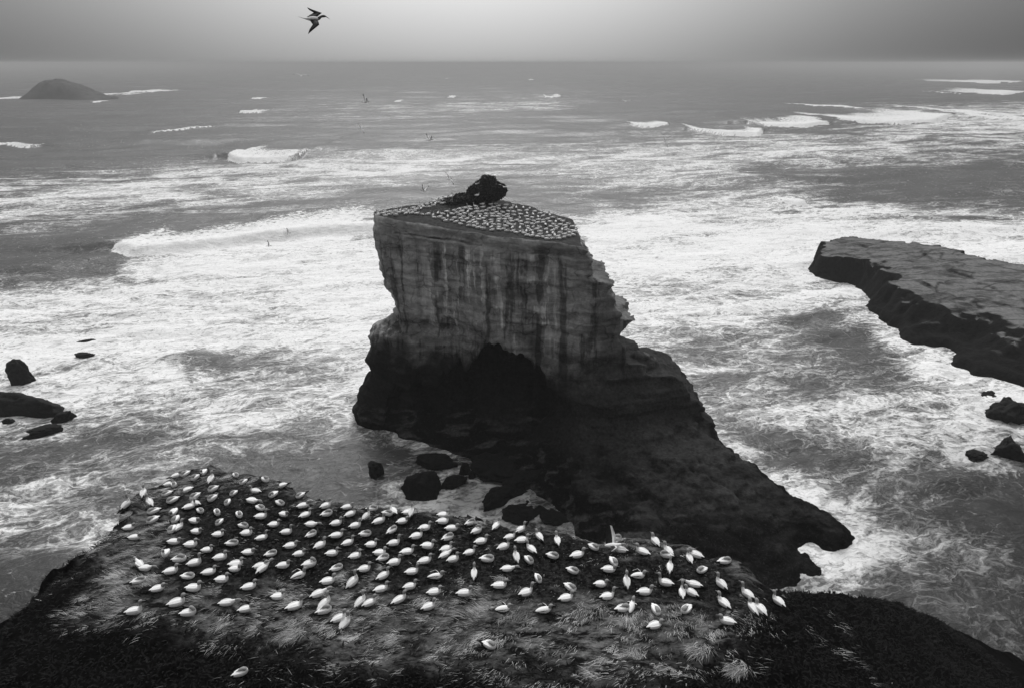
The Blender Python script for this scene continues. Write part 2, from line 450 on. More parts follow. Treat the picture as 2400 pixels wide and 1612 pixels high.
# ------------------------------------------------------------------ SEA
FOAM_ROWS = [
 (140, [(0, 0), (2400, 0)]),
 (200, [(0, 0), (1900, 0), (2150, .12), (2400, .15)]),
 (232, [(0, .05), (180, .0), (360, .06), (560, .02), (800, .12), (1000, .1), (1200, .22), (1300, .3), (1400, .05), (2000, .02), (2250, .06), (2400, .1)]),
 (250, [(0, .0), (600, .02), (800, .28), (1000, .36), (1160, .45), (1300, .45), (1380, .05), (1600, .02), (1900, .05), (2000, .25), (2150, .35), (2400, .5)]),
 (272, [(0, .0), (350, .04), (700, .12), (800, .28), (1000, .3), (1100, .2), (1200, .02), (1500, .0), (1900, .05), (2200, .4), (2400, .7)]),
 (300, [(0, .0), (300, .06), (600, .12), (900, .06), (1300, .02), (1550, .15), (1700, .25), (1900, .15), (2100, .45), (2250, .7), (2400, .7)]),
 (322, [(0, .0), (900, .0), (1300, .12), (1500, .28), (1650, .5), (1900, .45), (2100, .5), (2250, .45), (2400, .5)]),
 (345, [(0, .05), (400, .0), (900, .1), (1000, .3), (1200, .35), (1400, .42), (1600, .55), (1900, .62), (2100, .55), (2400, .4)]),
 (372, [(0, .04), (250, .05), (450, .2), (700, .4), (850, .6), (1000, .78), (1150, .55), (1300, .5), (1500, .62), (1700, .62), (1900, .66), (2100, .45), (2400, .3)]),
 (400, [(0, .12), (200, .3), (400, .5), (600, .55), (800, .72), (950, .76), (1100, .5), (1300, .5), (1500, .6), (1650, .6), (1800, .25), (2000, .2), (2200, .12), (2400, .1)]),
 (430, [(0, .45), (200, .58), (400, .66), (600, .6), (800, .55), (950, .4), (1100, .2), (1300, .28), (1500, .45), (1600, .5), (1750, .5), (1850, .4), (2000, .15), (2400, .12)]),
 (460, [(0, .6), (200, .62), (400, .62), (550, .55), (700, .45), (850, .2), (1000, .08), (1150, .12), (1350, .3), (1550, .35), (1700, .55), (1850, .5), (2000, .2), (2200, .12), (2400, .2)]),
 (490, [(0, .62), (200, .6), (350, .45), (500, .35), (650, .35), (850, .22), (1000, .1), (1350, .2), (1500, .55), (1650, .75), (1800, .7), (2000, .55), (2150, .4), (2400, .3)]),
 (515, [(0, .6), (200, .45), (350, .2), (500, .12), (650, .2), (850, .5), (1100, .6), (1350, .7), (1500, .9), (1800, .9), (2000, .75), (2200, .55), (2400, .5)]),
 (540, [(0, 0.35), (150, 0.30), (300, 0.10), (450, 0.10), (600, 0.52), (750, 0.94), (900, 0.99), (1400, 0.99), (1800, 1.01), (2400, 0.92)]),
 (575, [(0, 0.10), (200, 0.08), (300, 0.30), (400, 0.80), (500, 0.99), (2400, 0.99)]),
 (610, [(0, 0.06), (150, 0.06), (280, 0.12), (330, 0.70), (450, 0.96), (900, 0.97), (1500, 0.97), (2400, 0.97)]),
 (640, [(0, 0.30), (150, 0.20), (280, 0.20), (350, 0.75), (500, 0.92), (900, 0.97), (1400, 0.94), (1900, 0.88), (2000, 0.94), (2400, 0.88)]),
 (670, [(0, 0.55), (150, 0.50), (300, 0.62), (450, 0.85), (650, 0.92), (900, 0.97), (1450, 0.88), (1700, 0.85), (1900, 0.81), (2000, 0.88), (2400, 0.83)]),
 (710, [(0, 0.70), (200, 0.72), (400, 0.85), (700, 0.94), (900, 0.97), (1450, 0.87), (1700, 0.78), (1850, 0.75), (2000, 0.73), (2100, 0.83)]),
 (745, [(0, .85), (200, .75), (400, .84), (600, .86), (900, .92), (1450, .82), (1600, .6), (1750, .66), (1830, .35), (1920, .2), (2000, .55), (2100, .8)]),
 (790, [(0, .84), (200, .78), (350, .86), (600, .84), (900, .9), (1500, .8), (1650, .72), (1800, .6), (1900, .25), (2000, .12), (2060, .5), (2200, .85), (2400, .8)]),
 (830, [(0, .84), (200, .82), (400, .7), (450, .3), (520, .35), (600, .72), (820, .82), (1550, .76), (1750, .6), (1850, .38), (1950, .25), (2050, .15), (2110, .6), (2250, .8)]),
 (870, [(0, .8), (200, .8), (400, .72), (440, .45), (500, .6), (620, .6), (750, .78), (850, .8), (1600, .68), (1750, .66), (1850, .5), (1950, .35), (2050, .2), (2110, .35), (2180, .75), (2400, .85)]),
 (910, [(0, .72), (200, .78), (400, .86), (600, .8), (700, .6), (850, .62), (1620, .6), (1750, .66), (1850, .62), (1980, .45), (2080, .35), (2160, .5), (2300, .8), (2400, .9)]),
 (950, [(0, .7), (200, .74), (400, .7), (500, .55), (600, .68), (700, .42), (850, .5), (1650, .5), (1750, .62), (1850, .68), (2000, .62), (2130, .5), (2220, .5), (2300, .85), (2400, .9)]),
 (990, [(0, .68), (200, .62), (400, .5), (520, .6), (620, .55), (700, .4), (830, .45), (1680, .42), (1800, .5), (1900, .6), (2050, .62), (2180, .6), (2290, .85), (2400, .6)]),
 (1030, [(0, 0.51), (200, 0.41), (400, 0.34), (500, 0.45), (650, 0.34), (750, 0.45), (830, 0.20), (950, 0.55), (1050, 0.70), (1700, 0.40), (1800, 0.25), (1950, 0.35), (2080, 0.47), (2200, 0.45), (2300, 0.62), (2400, 0.31)]),
 (1070, [(0, 0.45), (200, 0.39), (400, 0.31), (550, 0.25), (700, 0.25), (780, 0.45), (850, 0.21), (950, 0.43), (1050, 0.43), (1750, 0.66), (1850, 0.30), (1950, 0.30), (2100, 0.39), (2200, 0.39), (2280, 0.55), (2400, 0.23)]),
 (1110, [(0, 0.43), (200, 0.36), (400, 0.33), (600, 0.16), (700, 0.15), (800, 0.32), (900, 0.43), (1100, 0.43), (1750, 0.85), (1850, 0.70), (1930, 0.35), (2050, 0.27), (2200, 0.33), (2300, 0.31), (2400, 0.27)]),
 (1160, [(0, 0.39), (200, 0.33), (350, 0.31), (600, 0.25), (750, 0.37), (900, 0.43), (1100, 0.43), (1850, 0.85), (1950, 0.62), (2050, 0.23), (2200, 0.31), (2300, 0.27), (2400, 0.09)]),
 (1210, [(0, 0.41), (200, 0.36), (600, 0.33), (1000, 0.40), (1300, 0.36), (1900, 0.80), (2000, 0.48), (2100, 0.31), (2200, 0.23), (2300, 0.16), (2400, 0.04)]),
 (1260, [(0, 0.34), (200, 0.33), (600, 0.33), (1300, 0.45), (1850, 0.70), (1950, 0.60), (2050, 0.47), (2150, 0.39), (2300, 0.27), (2400, 0.09)]),
 (1310, [(0, 0.14), (200, 0.14), (1800, 0.42), (1950, 0.42), (2050, 0.28), (2150, 0.27), (2250, 0.29), (2400, 0.14)]),
 (1370, [(0, 0.10), (1800, 0.21), (1950, 0.21), (2100, 0.17), (2250, 0.22), (2350, 0.27), (2400, 0.21)]),
 (1450, [(0, 0.07), (1800, 0.14), (2100, 0.10), (2300, 0.21), (2400, 0.17)]),
 (1700, [(0, .1), (2400, .1)])]
def foam_at(u, v):
    rows = np.array([r[0] for r in FOAM_ROWS], float)
    us = np.linspace(-600, 3000, 181)
    T = np.array([np.interp(us, [p[0] for p in r[1]], [p[1] for p in r[1]]) for r in FOAM_ROWS])
    ui = np.clip((u + 600) / 20.0, 0, 179.999); i0 = ui.astype(int); fu = ui - i0
    vi = np.interp(v, rows, np.arange(len(rows))); vi = np.clip(vi, 0, len(rows) - 1.001); j0 = vi.astype(int); fv = vi - j0
    fv = fv * fv * (3 - 2 * fv)
    a = T[j0, i0] * (1 - fu) + T[j0, i0 + 1] * fu
    b = T[j0 + 1, i0] * (1 - fu) + T[j0 + 1, i0 + 1] * fu
    return a * (1 - fv) + b * fv

def make_sea():
    rr = [6.0]
    while rr[-1] < 14000:
        r = rr[-1]
        if r < 42: d = 2.0
        elif r < 400: d = max(0.26, r * r / 64000.0)
        elif r < 1500: d = 2.5 + (r - 400) * 0.006
        else: d = 9 + (r - 1500) * 0.05
        rr.append(r + d)
    rr = np.array(rr)
    th = np.concatenate([np.linspace(-88, -44, 24)[:-1], np.linspace(-44, 44, 640), np.linspace(44, 88, 24)[1:]]) * math.pi / 180
    R, T = np.meshgrid(rr, th, indexing='ij')
    X = R * np.sin(T); Y = R * np.cos(T)
    # swell, long crests lying across the view and tilting a little
    ca, sa = math.cos(math.radians(8)), math.sin(math.radians(8))
    A = X * ca + Y * sa; B = -X * sa + Y * ca
    far = sstep(60, 500, R)
    B2 = B + 6 * vn2(A / 60, B / 40, 3)
    Z = (0.35 + 1.3 * far) * vn2(A / 78, B2 / 17.0, 11) + 0.8 * far * vn2(A / 120, B2 / 38, 12)
    Z += (0.34 + 0.12 * far) * vn2(A / 11, B2 / 4.5, 13) * np.clip(1.6 - R / 900, 0, 1)
    Z += 0.15 * vn2(A / 3.2, B / 1.7, 14) * np.clip(1.5 - R / 250, 0, 1)
    Z += 0.05 * vn2(A / 1.3, B / 0.8, 15) * np.clip(1.5 - R / 130, 0, 1)
    Z *= np.clip(3.0 - R / 3000, 0.15, 1)
    U, V = project(X, Y, np.zeros_like(X))
    # break up the painted densities so their edges wander
    wob = np.clip(Y / 250, 0.25, 1.2)
    U2 = U + 26 * fbm2(A / (9 * wob), B / (4 * wob), 3, 21)
    V2 = V + (4 + 14 * sstep(350, 900, V)) * fbm2(A / (8 * wob), B / (4 * wob), 3, 22)
    foam = foam_at(U2, V2)
    # wash where the sea meets rock
    gx0, gy0, gh, gw, gn = -120.0, 30.0, 0.5, 620, 340
    G = np.zeros((gw, gn))
    for P in WASH:
        m_ = np.abs(P[:, 2]) < 0.55
        i_ = ((P[m_, 0] - gx0) / gh).astype(int); j_ = ((P[m_, 1] - gy0) / gh).astype(int)
        ok_ = (i_ >= 0) & (i_ < gw) & (j_ >= 0) & (j_ < gn); G[i_[ok_], j_[ok_]] = 1
    for _ in range(3):
        for ax in (0, 1):
            cs = np.cumsum(np.concatenate([np.zeros_like(np.take(G, [0] * 4, ax)), G, np.zeros_like(np.take(G, [0] * 3, ax))], ax), ax)
            n_ = G.shape[ax]
            G = (np.take(cs, range(7, 7 + n_), ax) - np.take(cs, range(0, n_), ax)) / 7
    fi = np.clip((X - gx0) / gh, 0, gw - 1).astype(int); fj = np.clip((Y - gy0) / gh, 0, gn - 1).astype(int)
    wash = G[fi, fj]
    foam = np.maximum(foam, np.minimum(foam + 1.1 * np.clip(wash * 2.2, 0, 0.35) * (Y < 200) * (0.7 + 1.3 * fbm2(X / 3, Y / 3, 3, 23)), 0.66))
    front_foam = np.zeros_like(X)
    # breakers: (foot line in the photo), photo thickness, height
    BR = [
     ([(528, 372), (560, 384), (620, 385), (680, 378), (730, 358)], 24, 2.6),
     ([(255, 595), (300, 612), (380, 606), (470, 592), (600, 572), (740, 556), (860, 552)], 50, 2.4),
     ([(1755, 292), (1800, 302), (1890, 303), (1950, 292)], 14, 2.8),
     ([(1960, 288), (2020, 291), (2110, 295), (2200, 288), (2235, 275)], 18, 2.8),
     ([(2265, 270), (2310, 281), (2400, 286), (2480, 286)], 18, 2.6),
     ([(1482, 298), (1530, 302), (1570, 297)], 9, 2.2),
     ([(1620, 306), (1700, 317), (1780, 320), (1792, 308)], 11, 2.2),
     ([(560, 266), (590, 268), (632, 262)], 7, 2.2),
     ([(1276, 229), (1295, 233), (1316, 227)], 6, 2.2),
     ([(1838, 482), (1865, 497), (1900, 486)], 18, 1.4),
     ([(2290, 222), (2350, 225), (2400, 218), (2440, 219)], 8, 2.4),
     ([(2195, 219), (2262, 223)], 4, 1.6), ([(2290, 196), (2340, 197), (2350, 193)], 6, 1.6), ([(2365, 195), (2400, 192)], 4, 1.6),
     ([(-40, 234), (0, 234), (80, 232), (230, 230), (300, 222), (360, 217)], 5, 1.6),
     ([(300, 216), (365, 219)], 5, 1.6), ([(210, 241), (235, 241)], 3, 1.2),
     ([(588, 232), (612, 233)], 3, 1.2), ([(1050, 229), (1066, 230)], 4, 1.2), ([(925, 239), (940, 239)], 3, 1.0),
     ([(-40, 348), (20, 346), (60, 350), (100, 346)], 3, 1.8),
     ([(800, 520), (840, 528), (860, 522)], 10, 0.8),
     ([(350, 314), (420, 306), (500, 298)], 1.5, 1.2), ([(1040, 186), (1046, 186)], 2, 1.0),
     ([(1860, 247), (1960, 252), (2040, 256)], 4, 1.0), ([(1240, 188), (1252, 188)], 2, 1.0),
    ]
    for k, (pts, thick, h) in enumerate(BR):
        thick = thick * 1.5; h = h * 1.15
        us = np.array([p[0] for p in pts], float); vv = np.array([p[1] for p in pts], float)
        xs, ys = at_z(us, vv, 0.0)
        _, ytop = at_z(us, vv - thick, min(h, 2) * 0.6)
        dep = np.maximum(ytop - ys, 1.0)
        o = np.argsort(xs); xs, ys, dep = xs[o], ys[o], dep[o]; dep = np.maximum(dep, (2.5 + 0.006 * ys) * 1.6)
        L = xs[-1] - xs[0]
        m = (X > xs[0] - L) & (X < xs[-1] + L) & (Y > ys.min() - 40 - dep.max()) & (Y < ys.max() + dep.max() * 3 + 40)
        x_, y_ = X[m], Y[m]
        yc = np.interp(x_, xs, ys)
        dd = np.interp(x_, xs, dep)
        dd = dd * (1 + 0.09 * vn2(x_ / (L * .05 + 1), y_ * 0, 50 + k))
        end = sstep(xs[0] - L * 0.02, xs[0] + L * 0.05, x_) * sstep(xs[-1] + L * 0.02, xs[-1] - L * 0.14, x_)
        hend = sstep(xs[0] - L * 0.8, xs[0] + L * 0.1, x_) * sstep(xs[-1] + L * 0.8, xs[-1] - L * 0.1, x_)
        s = y_ - yc + (0.06 * dd) * np.clip(900 / ys.mean() - .6, 0, 1) * fbm2(x_ / (2 + dd * .12), y_ / (2 + dd * .12), 3, 60 + k) * 0.5
        rise = sstep(-0.5, 3.0 + h, s)                       # steep face toward the shore
        back = np.exp(-np.maximum(s - 4, 0) / (10 + dd * 0.7))
        Z[m] = np.maximum(Z[m], 0) * 0 + Z[m] * (1 - 0.5 * rise * back * hend) + h * rise * back * hend
        Z[m] += 0.35 * end * rise * back * fbm2(x_ / 2.2, y_ / 2.2, 3, 77)
        ff = end * sstep(-0.3, 0.6, s) * sstep(dd * 1.1 + 1, dd * 0.75, s) * (1 - 0.62 * np.clip(s / dd, 0, 1) ** 0.8)
        front_foam[m] = np.maximum(front_foam[m], ff)
        foam[m] = np.where((s < 0) & (s > -6) & (end < 0.5), foam[m] * 0.6, foam[m])
    # dark smooth swell faces seen in the photo
    for (u0, v0, u1, v1, h) in [(0, 640, 270, 612, 1.6), (-60, 352, 170, 350, 1.5), (650, 325, 900, 322, 1.4), (250, 352, 430, 338, 1.2),
                                (750, 370, 980, 362, 1.1), (1230, 468, 1420, 460, 1.1), (1700, 425, 2000, 420, 1.1), (2050, 450, 2400, 440, 1.2),
                                (1850, 500, 2050, 495, 0.9), (850, 460, 1010, 465, 1.0), (1750, 440, 1950, 430, 1.0)]:
        (xa, xb), (ya, yb) = at_z(np.array([u0, u1]), np.array([v0, v1]))
        L = abs(xb - xa)
        yc = ya + (yb - ya) * (X - xa) / (xb - xa)
        e = np.exp(-((X - (xa + xb) / 2) / (L * 0.55)) ** 2)
        s = Y - yc
        Z += h * e * np.exp(-(s / (9 + 0.006 * np.abs(ya))) ** 2) * (R > 70)
    U3, V3 = project(X, Y, Z)
    vignette_shoal = sstep(1780, 2350, U + 90 * vn2(X / 9, Y / 7, 91)) * sstep(880, 1230, V) * 0.9  # lens vignette put into the sea colour, lower right
    vignette_shoal = np.maximum(vignette_shoal, sstep(260, -60, U + 40 * vn2(X / 9, Y / 7, 92)) * sstep(1180, 1420, V) * 0.95)  # the same painted vignette, lower left
    vignette_shoal = np.maximum(vignette_shoal, 0.8 * in_poly_px(U + 14 * vn2(X / 1.5, Y / 1.5, 93), V + 10 * vn2(X / 1.5, Y / 1.5, 94), [(1090, 1130), (1240, 1120), (1420, 1230), (1420, 1290), (1180, 1260), (1130, 1200), (1010, 1200)], 22))  # dark rocky shallows, the water's own tone
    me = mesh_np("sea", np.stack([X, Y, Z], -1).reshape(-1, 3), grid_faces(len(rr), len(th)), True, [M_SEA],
                 {"foam": foam.ravel(), "roller": front_foam.ravel(), "vignette_shoal": vignette_shoal.ravel()})
    o = link("sea", me); o["kind"] = "structure"
WASH = []

# ------------------------------------------------------------------ solid rock from a distance field (surface nets)
def surface_nets(f, org, h):
    nx, ny, nz = f.shape
    neg = f < 0
    c = np.zeros((nx - 1, ny - 1, nz - 1), np.uint8)
    offs = [(i, j, k) for i in (0, 1) for j in (0, 1) for k in (0, 1)]
    for i, j, k in offs: c += neg[i:nx - 1 + i, j:ny - 1 + j, k:nz - 1 + k]
    act = (c > 0) & (c < 8)
    I, J, K = np.nonzero(act)
    vid = np.full(act.shape, -1, np.int64); vid[I, J, K] = np.arange(len(I))
    vals = {o: f[I + o[0], J + o[1], K + o[2]] for o in offs}
    acc = np.zeros((len(I), 3)); cnt = np.zeros(len(I))
    for a in offs:
        for ax in range(3):
            if a[ax] == 0:
                b = list(a); b[ax] = 1; b = tuple(b)
                fa, fb = vals[a], vals[b]
                m = (fa < 0) != (fb < 0)
                t = np.where(m, fa / np.where(fa - fb == 0, 1, fa - fb), 0)
                p = np.zeros((len(I), 3)); p += np.array(a, float); p[:, ax] += t
                acc += p * m[:, None]; cnt += m
    V = (acc / cnt[:, None] + np.stack([I, J, K], -1)) * h + np.array(org)
    F_ = []
    for ax in range(3):
        o1, o2 = [(1, 2), (2, 0), (0, 1)][ax]
        s0 = [slice(None)] * 3; s1 = [slice(None)] * 3
        s0[ax] = slice(0, -1); s1[ax] = slice(1, None)
        e0, e1 = neg[tuple(s0)], neg[tuple(s1)]
        m = e0 != e1
        q = np.array(np.nonzero(m)).T
        ok = (q[:, o1] > 0) & (q[:, o2] > 0) & (q[:, o1] < f.shape[o1] - 1) & (q[:, o2] < f.shape[o2] - 1)
        q = q[ok]
        def cell(d1, d2):
            r = q.copy(); r[:, o1] += d1; r[:, o2] += d2
            return vid[r[:, 0], r[:, 1], r[:, 2]]
        quad = np.stack([cell(-1, -1), cell(0, -1), cell(0, 0), cell(-1, 0)], -1)
        inside_first = e0[q[:, 0], q[:, 1], q[:, 2]]
        quad = np.where(inside_first[:, None], quad, quad[:, ::-1])
        F_.append(quad)
    Fq = np.concatenate(F_); Fq = Fq[(Fq >= 0).all(1)]
    return V, Fq

def vert_normals(V, Fq):
    n = np.cross(V[Fq[:, 2]] - V[Fq[:, 0]], V[Fq[:, 3]] - V[Fq[:, 1]])
    N = np.zeros_like(V)
    for k in range(4): np.add.at(N, Fq[:, k], n)
    return N / (np.linalg.norm(N, axis=1)[:, None] + 1e-9)

# ------------------------------------------------------------------ ROCK STACK
LEFT_PX = [(872, 503), (866, 540), (870, 575), (880, 610), (888, 650), (892, 675), (906, 685), (918, 715), (930, 732),
           (918, 740), (914, 752), (890, 768), (868, 780), (858, 792), (866, 812), (868, 832), (857, 846), (866, 862), (868, 888), (848, 905), (836, 930), (828, 965), (832, 1000), (832, 1013), (836, 1060)]
RIGHT_PX = [(1362, 545), (1364, 568), (1372, 580), (1368, 592), (1382, 597), (1380, 612), (1387, 625), (1380, 640), (1400, 645), (1421, 655), (1414, 668), (1412, 676), (1428, 685), (1442, 700), (1440, 712),
            (1445, 722), (1450, 738), (1475, 748), (1464, 762), (1452, 775), (1462, 790), (1476, 805), (1480, 825), (1482, 840), (1518, 850), (1528, 868), (1570, 872), (1603, 888), (1612, 915), (1622, 940), (1640, 935), (1652, 960), (1658, 985), (1648, 1010), (1650, 1040)]
YF_X = np.array([-26, -20, -18.5, -12, -6, -2.6, 4, 8.4, 12, 18, 24, 30], float)
YF_Y = np.array([86, 84.6, 84, 81.3, 79.0, 77.4, 75.6, 74.6, 74.6, 76.5, 79, 81], float)
YB_X = np.array([-30, -20, -18, -14, -12, -9.5, -7, -3.6, 3, 5.5, 7.7, 9, 14, 20, 32], float)
YB_Y = np.array([89, 88, 87, 89.4, 90.0, 90.6, 91.2, 93.4, 93.3, 91, 88.2, 85.5, 88, 88, 88], float)
def curve_px(px, yf):
    px = np.array(px, float)
    x, z = at_y(px[:, 0], px[:, 1], yf)
    return x, z
lx, lz = curve_px(LEFT_PX, 84.6)
rx, rz = curve_px(RIGHT_PX, 77.5)
rx2, rz2 = curve_px(RIGHT_PX, 80.0)
low_mix = sstep(16, 6, rz)
_o = np.argsort(rz); _sm = np.interp(rz, rz[_o], np.convolve(np.pad(rx[_o], 4, mode='edge'), np.ones(9) / 9, 'valid'))
rx = rx + 1.1 * (rx - _sm) * (rz > 12); rx = rx * (1 - low_mix) + rx2 * low_mix; rz = rz * (1 - low_mix) + rz2 * low_mix
def mono(z, x):
    o = np.argsort(z); return z[o], x[o]
lz, lx = mono(lz, lx); rz, rx = mono(rz, rx)
CEIL_X = np.array([-22, -19.5, -17, -14, -9, -6, -3.5, -1, 2, 4.5, 7, 9, 12, 15])
CEIL_Z = np.array([-2, 2, 7.5, 9.4, 9.6, 11.5, 14.2, 15.5, 14.6, 12, 8.5, 6, 2.5, -2])
TOP_PTS = [  # x, y, z of the top surface
    (-18.5, 84.3, 31.8), (-12, 82, 31.2), (-2.6, 78, 30.7), (4, 76, 30.3), (8.4, 75.2, 30.0), (7.8, 84, 30.2), (3, 92, 30.6),
    (-3, 94, 32.3), (-7, 94, 33.3), (-11, 93, 32.9), (-15, 91, 32.0), (-18, 88, 31.8), (0, 84, 30.7), (-8, 86, 31.3), (-5, 90, 32.2), (-1.5, 91.5, 31.5)]
SPUR_PTS = [
    (17, 80, 14), (21, 80, 11), (26, 81, 7), (28.5, 81.5, 2), (12, 76, 11.0), (16, 75, 9.0), (20, 75.5, 8.0), (24, 76, 6.0), (27, 76, 3.6), (29.5, 77, 0.6),
    (14, 72, 6.6), (19, 71, 5.2), (24, 71, 4.6), (28, 71.5, 3.8), (31.0, 72, 1.0), (30.5, 68, 3.2), (33, 69.5, 0.3),
    (9, 70, 4.2), (8, 66, 2.4), (6, 70, 2.6), (2, 73.5, 1.6), (-1, 76, 1.8), (11, 65, 2.6), (16, 64, 3.2), (21, 65, 3.8), (26, 65, 3.6),
    (32, 65, 2.8), (35.3, 65, 0.2), (34, 61.5, 2.4), (37.6, 62, 0.1), (37, 59, 1.8), (39.2, 58.8, 0.3), (39.5, 57.3, -0.6), (37.5, 56.6, 0.0), (36, 57.2, 1.0),
    (14, 58, 1.6), (20, 57, 2.0), (27, 57.5, 2.0), (31, 57.5, 1.0), (28, 53.5, 1.2), (33, 53.2, 0.2), (34, 51.5, -1), (31.5, 50.5, -0.5),
    (10, 61, 1.3), (6, 63, 0.0), (8, 58, 0.3), (12, 54, 0.3), (20, 52, 0.8), (26, 50.5, 0.4), (27, 48, -1), (18, 48, -1), (10, 50, -1.5), (4, 60, -1.5), (2, 66, -0.6), (-1, 70, -1), (-6, 73, -1), (-4, 76, 0.5),
    (33.5, 57.2, -0.6), (35.2, 55.6, -0.9), (37, 54, -2), (36, 52, -2), (41, 60, -2), (40, 64, -2.5), (36, 70, -2.5), (33, 76, -2.5), (31, 82, -2), (30, 86, -2), (42, 56, -3), (-10, 72, -3), (0, 60, -3), (-28, 78, -4), (-18, 78, -4), (-28, 90, -4), (-28, 100, -4), (-15, 100, -4), (0, 100, -4), (15, 100, -4), (30, 95, -4), (42, 75, -4), (42, 95, -4), (-22, 86, -4), (-10, 84, -3), (0, 84, -1)]
def tps(P, lam=1e-3):
    P = np.array(P, float); n = len(P)
    d = np.hypot(P[:, None, 0] - P[None, :, 0], P[:, None, 1] - P[None, :, 1])
    K = d + lam * np.eye(n) * 0
    A = np.zeros((n + 3, n + 3)); A[:n, :n] = K - 0; A[:n, n] = 1; A[:n, n + 1:] = P[:, :2]; A[n, :n] = 1; A[n + 1:, :n] = P[:, :2].T
    w = np.linalg.solve(A + 1e-9 * np.eye(n + 3), np.concatenate([P[:, 2], [0, 0, 0]]))
    def ev(x, y):
        r = w[n] + w[n + 1] * x + w[n + 2] * y
        for i in range(n): r = r + w[i] * np.hypot(x - P[i, 0], y - P[i, 1])
        return r
    return ev
top_fn = tps(TOP_PTS)
spur_fn = tps(SPUR_PTS)
def make_stack():
    h = 0.25
    x = np.arange(-29, 43, h); y = np.arange(46, 101, h); z = np.arange(-1.8, 36, h)
    X2, Y2 = np.meshgrid(x, y, indexing='ij')
    top = top_fn(X2, Y2)
    top += 0.22 * fbm2(X2 / 2.5, Y2 / 2.5, 4, 5)
    spur = spur_fn(X2, Y2)
    f_spur = sstep(0.2, 1.5, spur)
    # tilted strata steps and gullies running down the spur
    q = (X2 * 0.72 + Y2 * 0.69)
    r_ = (X2 * -0.69 + Y2 * 0.72)
    spur += f_spur * (0.55 * (np.abs(vn2(q / 2.4 + vn2(r_ / 9, q / 9, 33), r_ / 16, 31)) * 2 - 0.7) + 0.25 * fbm2(X2 / 1.2, Y2 / 1.2, 3, 34))
    spur += 0.25 * fbm2(X2 / 2.5, Y2 / 2.5, 3, 35) + f_spur * (0.5 * fbm2(r_ / 1.6, q / 6, 3, 36) + 0.3 * (1 - 2 * np.abs(vn2(X2 / 3.1, Y2 / 3.1, 37))))
    f = np.empty((len(x), len(y), len(z)), np.float32)
    yf0 = np.interp(x, YF_X, YF_Y)[:, None]
    yb0 = np.interp(x, YB_X, YB_Y)[:, None]
    ceil0 = np.interp(x, CEIL_X, CEIL_Z)[:, None]
    fl = 0.55 * vn2(x / 1.7, x * 0, 41) + 0.9 * vn2(x / 5.0, x * 0, 42)
    for k, zk in enumerate(z):
        dipz = zk + 0.05 * X2 + 0.5 * vn2(X2 / 11, Y2 / 11, 43)          # gently dipping beds
        xl = np.interp(zk + 0.35 * vn2(Y2 / 4, X2 * 0, 44) * (Y2 > 86), lz, lx)
        rshift = 0.06 * (Y2 - 77.5) + 0.5 * vn2(Y2 / 3.5, X2 * 0, 45) * sstep(78, 80, Y2)
        xr = np.interp(zk + rshift, rz, rx)
        xl = xl + 0.25 * np.maximum(0, Y2 - 87)
        bedf = 0.55 * vn(dipz / 0.9, X2 / 22, Y2 / 22, 46) + 0.45 * vn(dipz / 2.6, X2 / 30, Y2 / 30, 47)
        flut = fl[:, None] * sstep(9, 16, zk) * sstep(30.5, 27, zk) + 0 * X2
        # ledge notches: neck at z~18, shoulder beneath, cap bed under the rim
        neck = -1.1 * np.exp(-((zk - 17.6 - 0.1 * X2) / 0.9) ** 2) * sstep(-1, -10, X2) - 0.7 * np.exp(-((dipz - 29.0) / 0.35) ** 2)
        shoulder = 1.8 * sstep(17.5, 14.5, zk) * sstep(-6, -16, X2)
        lean = 0.05 * (31 - zk) * sstep(10, 14, zk)
        yfz = yf0 - shoulder - neck + lean + 0.85 * flut + 0.75 * bedf * (0.55 + 0.75 * sstep(6, 14, X2))
        # right part steps out toward the viewer lower down (roots of the spur)
        yfz = yfz - sstep(16, 2, zk) * 4.0 * sstep(3, 12, X2)
        cz = ceil0 + 1.5 * vn2(X2 / 1.5, X2 * 0, 48) + 0.8 * vn2(X2 / 0.6, X2 * 0, 148)
        und = np.clip(cz - zk, 0, None)
        rec = 8.5 * sstep(-20.5, -16, X2) * (1 - np.exp(-und / 1.6)) * sstep(-0.6, np.maximum(cz * 0.75, 1.0), zk)
        foot = -1.2 * sstep(4, -1, zk) - 2.4 * sstep(2.5, -1, zk) * sstep(-14, -4, X2)
        yfz = yfz + rec + foot
        d = np.maximum(np.maximum(yfz - Y2, Y2 - yb0), np.maximum(xl - X2, X2 - xr))
        # rounded corners
        c1 = (xl + 2.2 - X2); c2 = (yfz + 2.2 - Y2)
        both = (c1 > 0) & (c2 > 0)
        d = np.where(both, np.hypot(c1, c2) - 2.2, d)
        d = np.maximum(d, (zk - top) * 0.9)
        # rim rounding
        d = np.maximum(d, (d + 0 * d))
        rough = 0.42 * vn(X2 / 2.2, Y2 / 2.2, zk / 1.4 + 0 * X2, 49) + 0.22 * vn(X2 / 0.9, Y2 / 0.9, zk / 0.6 + 0 * X2, 50)
        amp = 1 - 0.75 * sstep(1.2, 0.2, np.abs(zk - top))
        d = d + rough * amp + 0.25 * bedf * sstep(6, 12, X2) * amp
        ds = (zk - spur) * 0.75
        f[:, :, k] = np.minimum(d, ds)
    f[0], f[-1] = 5, 5; f[:, 0], f[:, -1] = 5, 5; f[:, :, -1] = 5; f[:, :, 0] = np.maximum(f[:, :, 0], 0.1)
    V, Fq = surface_nets(f, (x[0], y[0], z[0]), h)
    N = vert_normals(V, Fq)
    side = 1 - sstep(0.75, 0.95, N[:, 2]) * (V[:, 2] > 25)
    spm = sstep(12, 6, V[:, 2]) * sstep(4, 10, V[:, 0])
    disp = (0.18 + 0.22 * spm) * fbm3(V[:, 0] / 0.8, V[:, 1] / 0.8, V[:, 2] / 0.45, 3, 71)
